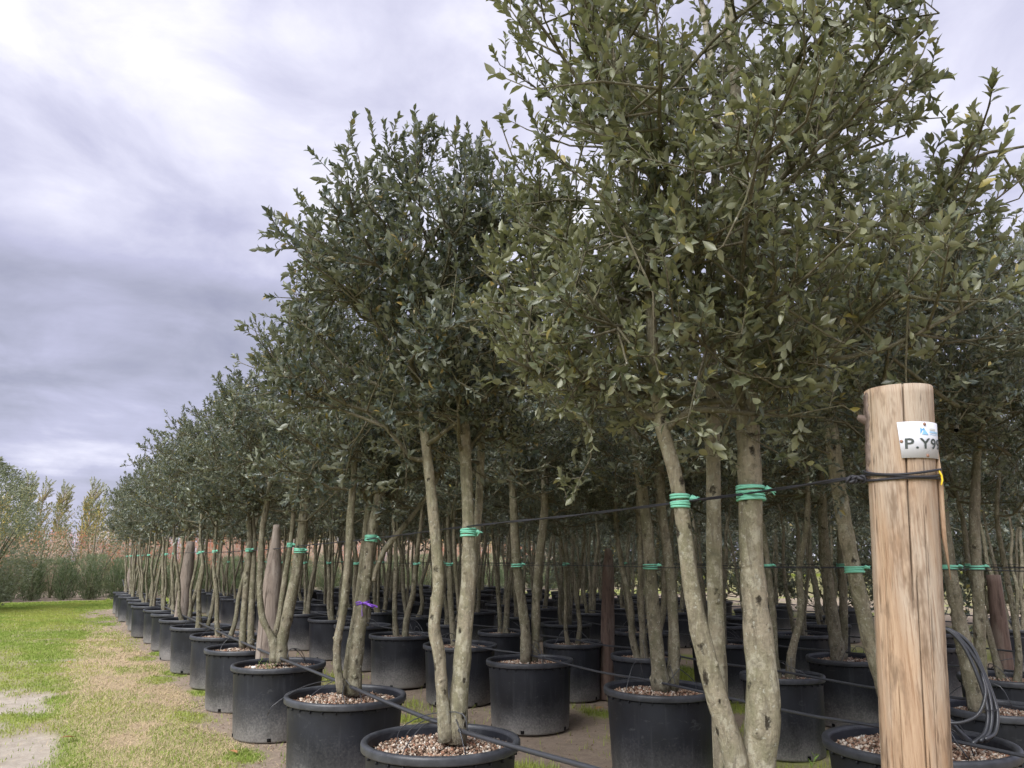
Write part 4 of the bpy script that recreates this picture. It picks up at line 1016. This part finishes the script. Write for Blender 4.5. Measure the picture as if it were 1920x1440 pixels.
# ------------------------------------------------------------------ weeds and litter
def weed(loc, h, label, seed, n=26, tint=(.12, .20, .05), spread=.4):
    r = np.random.default_rng(seed); root = link('weed', None, None, loc); tag(root, label, 'weed', 'weeds growing by the pots')
    SB, SD, SL = [], [], []; m = MB()
    for k in range(max(1, n // 9)):
        az = r.uniform(0, 6.28); tip = np.array([math.cos(az) * h * spread, math.sin(az) * h * spread, h * r.uniform(.7, 1)]); m.tube([[0, 0, 0], tip * .5 + [0, 0, h * .1], tip], [.003, .0022, .001], 5)
        SB.append(np.zeros(3)); SD.append(unit(tip)); SL.append(np.linalg.norm(tip))
    link('stem', m.mesh('stem', M['grass_stem']), root)
    L = shoots_to_leaves(r, np.array(SB), np.array(SD), np.array(SL), 9, h * .17 + .01, [np.array(tint) * .8, np.array(tint), np.array(tint) * 1.4], (75, 40))
    L[4][:] *= .55
    link('leaves', leaves_mesh('leaves', L, LEAF_LO, M['grass']), root)
M['grass_stem'] = mat_plain('weed_stem', (.16, .22, .07), .6, .3)
pw = at(578, 1240, HD(4.02, 11.0) * .88); weed((2.75, 8.55, 0), .42, 'thin upright weed growing on bare soil between front and second row', 1, 9, (.14, .22, .08), .10)
weed((1.72, 7.38, .58), .09, 'low bright weed in the front pot before the grey stake', 2, 40, (.16, .26, .05), .9)
weed((1.62, 7.45, .58), .14, 'taller weed with a flat top in the pot before the grey stake', 3, 12, (.15, .22, .06), .5)
weed((4.5, 3.9, 0), .30, 'grassy weed standing between the big trunks and the sign post', 5, 14, (.15, .24, .05), .25)
def fallen_leaf(loc, rz, s, label, tilt=.15):
    tv, tt = LEAF_HI; me = mesh_np('fallen_leaf', tv * np.array([.5, 1, .7]) * s, [tt], M['leaf_litter'], False)
    o = link('fallen_leaf', me, None, loc); o.rotation_euler = (tilt, .1, rz); tag(o, label, 'leaf', 'fallen leaves on the ground')
for px, py, s, lab in ((445, 1412, .11, 'brown fallen leaf on the soil left of the nearest pots'), (143, 1382, .13, 'pale brown fallen leaf on the yellowing grass lane'), (133, 1242, .12, 'dark fallen leaf farther up the grass lane'), (1115, 1330, .12, 'pale fallen leaf on the grass by the two-stemmed oak')):
    d = FW + RT * (px - 960) / FPX - UP * (py - 720) / FPX; p = CAM + d * ((.02 - EYE) / d[2]); fallen_leaf(tuple(p), px * .1, s, lab)

# ------------------------------------------------------------------ grass blades and soil litter
def build_grass():
    r = np.random.default_rng(21); X, Y, S = [], [], []
    def scatter(n, x0, x1, y0, y1, gam):
        y = y0 + (y1 - y0) * r.random(n) ** gam; x = r.uniform(x0, x1, n); return x, y
    parts = []
    for n, x0, x1, y0, y1, gam in ((330000, -3.2, 1.8, 6.0, 35.5, 1.9), (210000, 1.2, 9.0, 2.0, 16, 1.3), (40000, -5, 6, 26, 36, 1)):
        x, y = scatter(n, x0, x1, y0, y1, gam); u, v, d = [np.array(q) for q in (*proj_many(np.stack([x, y, 0 * x], 1)), np.stack([x, y, 0 * x - EYE], 1) @ FW)]
        k = (u > -60) & (u < 1990) & (v > 900) & (v < 1500); parts.append((x[k], y[k]))
    x = np.concatenate([p[0] for p in parts]); y = np.concatenate([p[1] for p in parts])
    g, s, tr, n1, n2, n3 = ground_masks(x, y); u = r.random(len(x))
    live = u < g * .9 + .015 + .05 * s; dry = (~live) & (r.random(len(x)) < s * .85 + .012)
    pot = np.zeros(len(x), bool)
    for ri, ysr in enumerate(ROWY[:5]):
        for Yp in ysr: pot |= (x - ROWX[ri]) ** 2 + (y - Yp) ** 2 < .39 ** 2
    keep = (live | dry) & ~pot; x, y, live, n1, n2, n3, s = x[keep], y[keep], live[keep], n1[keep], n2[keep], n3[keep], s[keep]
    n = len(x); d = np.hypot(x, y); az = r.uniform(0, 6.28, n)
    hgt = np.where(live, r.uniform(.012, .032, n) * (1 + 1.6 * (x > 1.7)), r.uniform(.03, .08, n)) * (1 + .02 * d); wd = np.where(live, .0014 + .00036 * d, .0008 + .00017 * d)
    tilt = np.where(live, r.uniform(.1, .8, n), r.uniform(1.15, 1.5, n))
    D = np.stack([np.cos(az) * np.sin(tilt), np.sin(az) * np.sin(tilt), np.cos(tilt)], 1); W = np.stack([-np.sin(az), np.cos(az), 0 * az], 1)
    P = np.stack([x, y, (n3 - .5) * .05 + (n2 - .5) * .03 - .014 + (~live) * .006], 1)
    V = np.stack([P - W * wd[:, None], P + W * wd[:, None], P + D * hgt[:, None]], 1).reshape(-1, 3)
    yel = sstep(.42, .62, n2 * .5 + n1 * .5) * .75 + .2 * s
    cg = np.array([.22, .33, .055]) * (1 - yel[:, None]) + np.array([.46, .455, .11]) * yel[:, None]
    cd = (np.array([.60, .47, .30]) + r.normal(0, .03, (n, 1)) * np.array([1, .6, .2])) * r.uniform(.35, 1.15, (n, 1))
    C = np.where(live[:, None], cg * r.uniform(.7, 1.3, (n, 1)), cd)
    T = np.arange(n * 3).reshape(-1, 3)
    for nm, sel, lab in (('grass', live, 'short patchy green grass on the lane and between pots'), ('dry_grass', ~live, 'flattened dry straw on the lane edge')):
        k = np.where(sel)[0]; VV = V.reshape(-1, 3, 3)[k].reshape(-1, 3); CC = np.repeat(C[k], 3, 0)
        o = link(nm, mesh_np(nm, VV, [np.arange(len(k) * 3).reshape(-1, 3)], M['grass'] if nm == 'grass' else M['straw'], False, CC)); tag(o, lab, 'grass', kind='stuff')
build_grass()
def build_litter():
    r = np.random.default_rng(31); n = 9000
    x = np.concatenate([r.uniform(1.0, 2.6, n // 2), r.uniform(2.2, 8, n - n // 2)]); y = np.concatenate([4 + 14 * r.random(n // 2) ** 1.6, 3 + 10 * r.random(n - n // 2)])
    pot = np.zeros(n, bool)
    for ri, ysr in enumerate(ROWY[:5]):
        for Yp in ysr: pot |= (x - ROWX[ri]) ** 2 + (y - Yp) ** 2 < .38 ** 2
    x, y = x[~pot], y[~pot]; n = len(x); g, s, tr, n1, n2, n3 = ground_masks(x, y)
    L = r.uniform(.008, .03, n); az = r.uniform(0, 6.28, n); D = np.stack([np.cos(az), np.sin(az), r.uniform(-.1, .25, n)], 1); N = np.stack([r.normal(0, .3, n), r.normal(0, .3, n), np.ones(n)], 1)
    C = np.array([[.30, .19, .12], [.16, .09, .06], [.42, .31, .21], [.24, .16, .11]])[r.integers(0, 4, n)] * r.uniform(.7, 1.2, (n, 1))
    P = np.stack([x, y, (n3 - .5) * .05 + (n2 - .5) * .03 - .006], 1)
    V, T, CC = leaf_arrays(P, D, N, L, L * r.uniform(.3, .7, n), C, LEAF_LO)
    tag(link('leaf_litter', mesh_np('leaf_litter', V, [T], M['chips'], False, CC)), 'scattered bark crumbs and dead leaves on the bare soil', 'litter', kind='stuff')
build_litter()

# ------------------------------------------------------------------ plants beyond the rows
def cloud_leaves(r, n, h, rx, shape, leaf, pal, up=.5, wr=.45):
    """leaves through a volume; shape(u) gives the radius share at height share u"""
    u = r.random(n); az = r.uniform(0, 6.28, n); q = np.sqrt(r.uniform(.12, 1, n)); rad = rx * shape(u) * q * (1 + .2 * np.sin(3 * az + 7 * u) + .12 * np.sin(7 * az - 15 * u))
    P = np.stack([np.cos(az) * rad, np.sin(az) * rad, u * h], 1) + r.normal(0, .03, (n, 3))
    D = np.stack([np.cos(az) * .7, np.sin(az) * .7, np.full(n, up)], 1) + r.normal(0, .45, (n, 3)); N = r.normal(0, 1, (n, 3)) + [0, 0, .5]
    L = leaf * r.uniform(.6, 1.3, n); t = r.random(n)[:, None]; C = (pal[0] * (1 - t) + pal[1] * t) * r.uniform(.7, 1.3, (n, 1))
    return P, D, N, L, L * wr, C
def far_plant(name, parts, loc, rz, sc, label, cat, group):
    t = link(name, None, None, loc, rz, sc); tag(t, label, cat, group)
    for nm, me, st in parts:
        o = link(nm, me, t)
        if st: o['kind'] = 'stuff'
    return t
A_ = np.array
# dark feathery conifers across the end of the lane
CON = []
for v in range(6):
    r = np.random.default_rng(300 + v); n = 3000
    sh = lambda u: np.clip(.45 + 1.1 * u, 0, 1) * np.sqrt(np.clip(1.08 - u, 0, 1)) * 1.35
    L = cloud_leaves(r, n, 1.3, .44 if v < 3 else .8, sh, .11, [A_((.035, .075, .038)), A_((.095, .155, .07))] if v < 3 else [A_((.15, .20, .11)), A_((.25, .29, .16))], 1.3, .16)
    if v < 3: L[0][:, 2] *= 1 + .22 * np.sin(5 * np.arctan2(L[0][:, 1], L[0][:, 0]) + v)
    m = MB()
    for k in range(9):
        az = r.uniform(0, 6.28); m.tube([[0, 0, 0], [math.cos(az) * .2, math.sin(az) * .2, .5], [math.cos(az) * .45, math.sin(az) * .45, 1.1]], [.03, .02, .008], 5)
    CON.append([('trunk', m.mesh('trunk', M['twig']), False), ('crown', leaves_mesh('crown', L, LEAF_LO, M['far_leaf']), True)])
r = np.random.default_rng(50)
xs = [-3.9, -2.9, -1.75, -.85, .25, 1.15, 2.1] + list(np.arange(3.1, 27, 1.12))
for i, X in enumerate(xs):
    s = (.7 if i == 2 else 1) * r.uniform(.9, 1.12)
    lab = f'dark feathery conifer shrub at the end of the lane, {ORD[i]} from the left' if i < 8 else 'conifer shrub of the front line glimpsed between the trunks'
    far_plant('conifer_shrub', CON[i % 3], (X, 36.4 + r.normal(0, .15), 0), r.uniform(0, 6.28), (s, s, s * r.uniform(.9, 1.1)), lab, 'shrub', 'conifer shrubs beyond the lane')
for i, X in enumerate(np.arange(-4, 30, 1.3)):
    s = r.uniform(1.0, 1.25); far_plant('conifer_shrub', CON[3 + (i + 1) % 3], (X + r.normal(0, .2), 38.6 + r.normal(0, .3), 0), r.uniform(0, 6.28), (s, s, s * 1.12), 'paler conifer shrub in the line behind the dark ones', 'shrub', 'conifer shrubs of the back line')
# red-leaved shrubs
RED = []
for v in range(3):
    r = np.random.default_rng(320 + v); m = MB(); n = 3200 if v == 0 else 2200
    for k in range(44):
        az = r.uniform(0, 6.28); q = r.uniform(.1, .9); h = r.uniform(2.0, 3.2); m.tube([[math.cos(az) * q * .6, math.sin(az) * q * .6, 0], [math.cos(az) * q * .8, math.sin(az) * q * .8, h * .5], [math.cos(az) * q + r.normal(0, .1), math.sin(az) * q, h]], [.022, .016, .006], 4)
    sh = lambda u: np.where(u < .42, .15, 1.0)
    L = cloud_leaves(r, n, 2.9, 1.0, sh, .085, [[A_((.66, .11, .07)), A_((.70, .24, .15))], [A_((.60, .40, .30)), A_((.64, .48, .38))], [A_((.58, .45, .30)), A_((.62, .50, .38))]][v], .8, .32)
    RED.append([('trunk', m.mesh('trunk', M['tan_twig']), False), ('crown', leaves_mesh('crown', L, LEAF_LO, M['far_leaf']), True)])
r = np.random.default_rng(51)
for row, Y in enumerate((47, 50, 53)):
    for X in np.arange(-6, 34, 1.5):
        s = r.uniform(.70, .95) + .12 * row; far_plant('red_shrub', RED[[0, 0, 1, 2][r.integers(0, 4)]], (X + r.normal(0, .3), Y + r.normal(0, .4), 0), r.uniform(0, 6.28), (s, s, s), 'twiggy red and tan autumn shrub in the far field behind the conifers', 'shrub', 'red shrubs in the far field')
# yellowing poplars leaning with the wind
POP = []
for v in range(3):
    r = np.random.default_rng(340 + v); h = 8.2; m = MB(); tr = spline([[0, 0, 0, .09], [.02, 0, 3, .07], [.1, .02, 5.5, .04], [.4, .05, h, .01]], 14); m.tube(tr[:, :3], tr[:, 3], 6)
    SB, SD, SL = [], [], []
    for k in range(64):
        z = .9 + (h - 1.4) * r.random(); c = tr[np.argmin(np.abs(tr[:, 2] - z)), :3]; az = r.uniform(0, 6.28); l = (1.0 + .9 * (1 - (z / h))) * r.uniform(.7, 1.2)
        e = c + A_((math.cos(az) * .42 + .22, math.sin(az) * .42, .95)) * l; m.tube([c, c * .5 + e * .5 + [0, 0, -.06], e], [.018, .012, .004], 4)
        for q in range(3): SB.append(c + (e - c) * (.25 + .2 * q)); SD.append(unit(e - c + r.normal(0, .3, 3))); SL.append(l * .5)
    pal = [A_((.80, .58, .16)), A_((.66, .58, .24)), A_((.82, .62, .18))] if v < 2 else [A_((.62, .56, .26)), A_((.68, .60, .27)), A_((.76, .60, .2))]
    L = shoots_to_leaves(r, A_(SB), A_(SD), A_(SL), 24, .16, pal)
    top = sstep(6.2, 8.2, L[0][:, 2])[:, None]; L[5][:] = L[5] * (1 - top) + A_((.52, .53, .38)) * top
    POP.append([('trunk', m.mesh('trunk', M['tan_twig']), False), ('crown', leaves_mesh('crown', L, LEAF_LO, M['far_leaf']), True)])
r = np.random.default_rng(52)
for row, (Y, n, gap) in enumerate(((58, 24, 1.9), (62, 24, 2.1), (67, 24, 2.4))):
    for k in range(n):
        s = r.uniform(.62, .80) + .04 * row; far_plant('poplar_tree', POP[r.integers(0, 3)], (-8 + k * gap + r.normal(0, .5), Y + r.normal(0, .6), 0), r.uniform(-.5, .5), (s, s, s), 'slender yellowing poplar in the line behind the red shrubs', 'tree', 'poplars behind the red shrubs')
# grey-green small trees before the poplars and the silvery trees at the left edge
OLV = []
for v in range(2):
    r = np.random.default_rng(360 + v); m = MB(); m.tube(spline([[0, 0, 0], [.05, .02, .7], [-.05, .05, 1.5], [.1, 0, 3]], 8), np.linspace(.09, .02, 8), 7)
    for k in range(7):
        az = r.uniform(0, 6.28); m.tube([[0, 0, .7], [math.cos(az) * .6, math.sin(az) * .6, 1.3], [math.cos(az) * 1.2, math.sin(az) * 1.2, 2.4]], [.05, .03, .01], 5)
    sh = (lambda u: np.sqrt(np.clip(1 - (2 * u - .95) ** 2, .02, 1))) if v == 0 else (lambda u: np.clip(np.sqrt(np.clip(1 - (1.9 * u - 1.0) ** 2, .0, 1)), .05, 1) * (u > .3))
    n = 15000 if v == 0 else 3200
    L = cloud_leaves(r, n, 4.6 if v == 0 else 4.2, 1.75 if v == 0 else 1.3, sh, .11 if v == 0 else .13, [A_((.17, .19, .14)), A_((.27, .29, .22))] if v == 0 else [A_((.15, .17, .10)), A_((.24, .25, .14))], .5, .35)
    OLV.append([('trunk', m.mesh('trunk', M['twig']), False), ('crown', leaves_mesh('crown', L, LEAF_LO, M['far_leaf']), True)])
for i, (X, Y, s, rz, lab) in enumerate(((-2.35, 30.3, 1.03, 0, 'silvery grey-green bushy tree at the left edge of the lane'), (-4.6, 28.0, 1.1, 2, 'silvery bushy tree mostly outside the left edge'), (-3.9, 36.2, 1.05, 4, 'silvery bushy tree behind the one at the left edge'))):
    far_plant('bushy_tree', OLV[0], (X, Y, .05), rz, (s, s, s), lab, 'tree', 'silvery trees at the left edge')
for i, (X, Y, s, rz, lab) in enumerate(((-.8, 43.5, 1.0, 0, 'small grey-green tree behind the conifer shrubs, left one of three'), (1.35, 43.0, 1.05, 2, 'small grey-green tree behind the conifer shrubs, middle one of three'), (3.6, 43.8, .95, 4, 'small grey-green tree behind the conifer shrubs, right one of three'))):
    far_plant('small_tree', OLV[1], (X, Y, 0), rz, (s, s, s), lab, 'tree', 'small trees behind the conifer shrubs')
# dense evergreens closing the view on the right
r = np.random.default_rng(53)
for line, X in enumerate((16.4, 19.2)):
    for k in range(11):
        Y = 4.5 + k * 2.2 + line * 1.1 + r.normal(0, .2); pv = POOL_FAR[(k + line * 2) % 4]
        if not in_view(X, Y): continue
        t = link('evergreen_tree', None, None, (X + r.normal(0, .2), Y, 0), r.uniform(0, 6.28)); tag(t, 'dense dark evergreen with low foliage behind the last row of pots', 'tree', 'dense evergreens behind the rows')
        link('trunk', pv['stems'][0], t); q = r.uniform(.95, 1.1)
        link('branches', pv['branches'], t, (0, 0, -3.2), 0, (1.5 * q, 1.5 * q, 1.7)); c = link('crown', pv['crown'], t, (0, 0, -3.2), 0, (1.5 * q, 1.5 * q, 1.7)); c['kind'] = 'stuff'
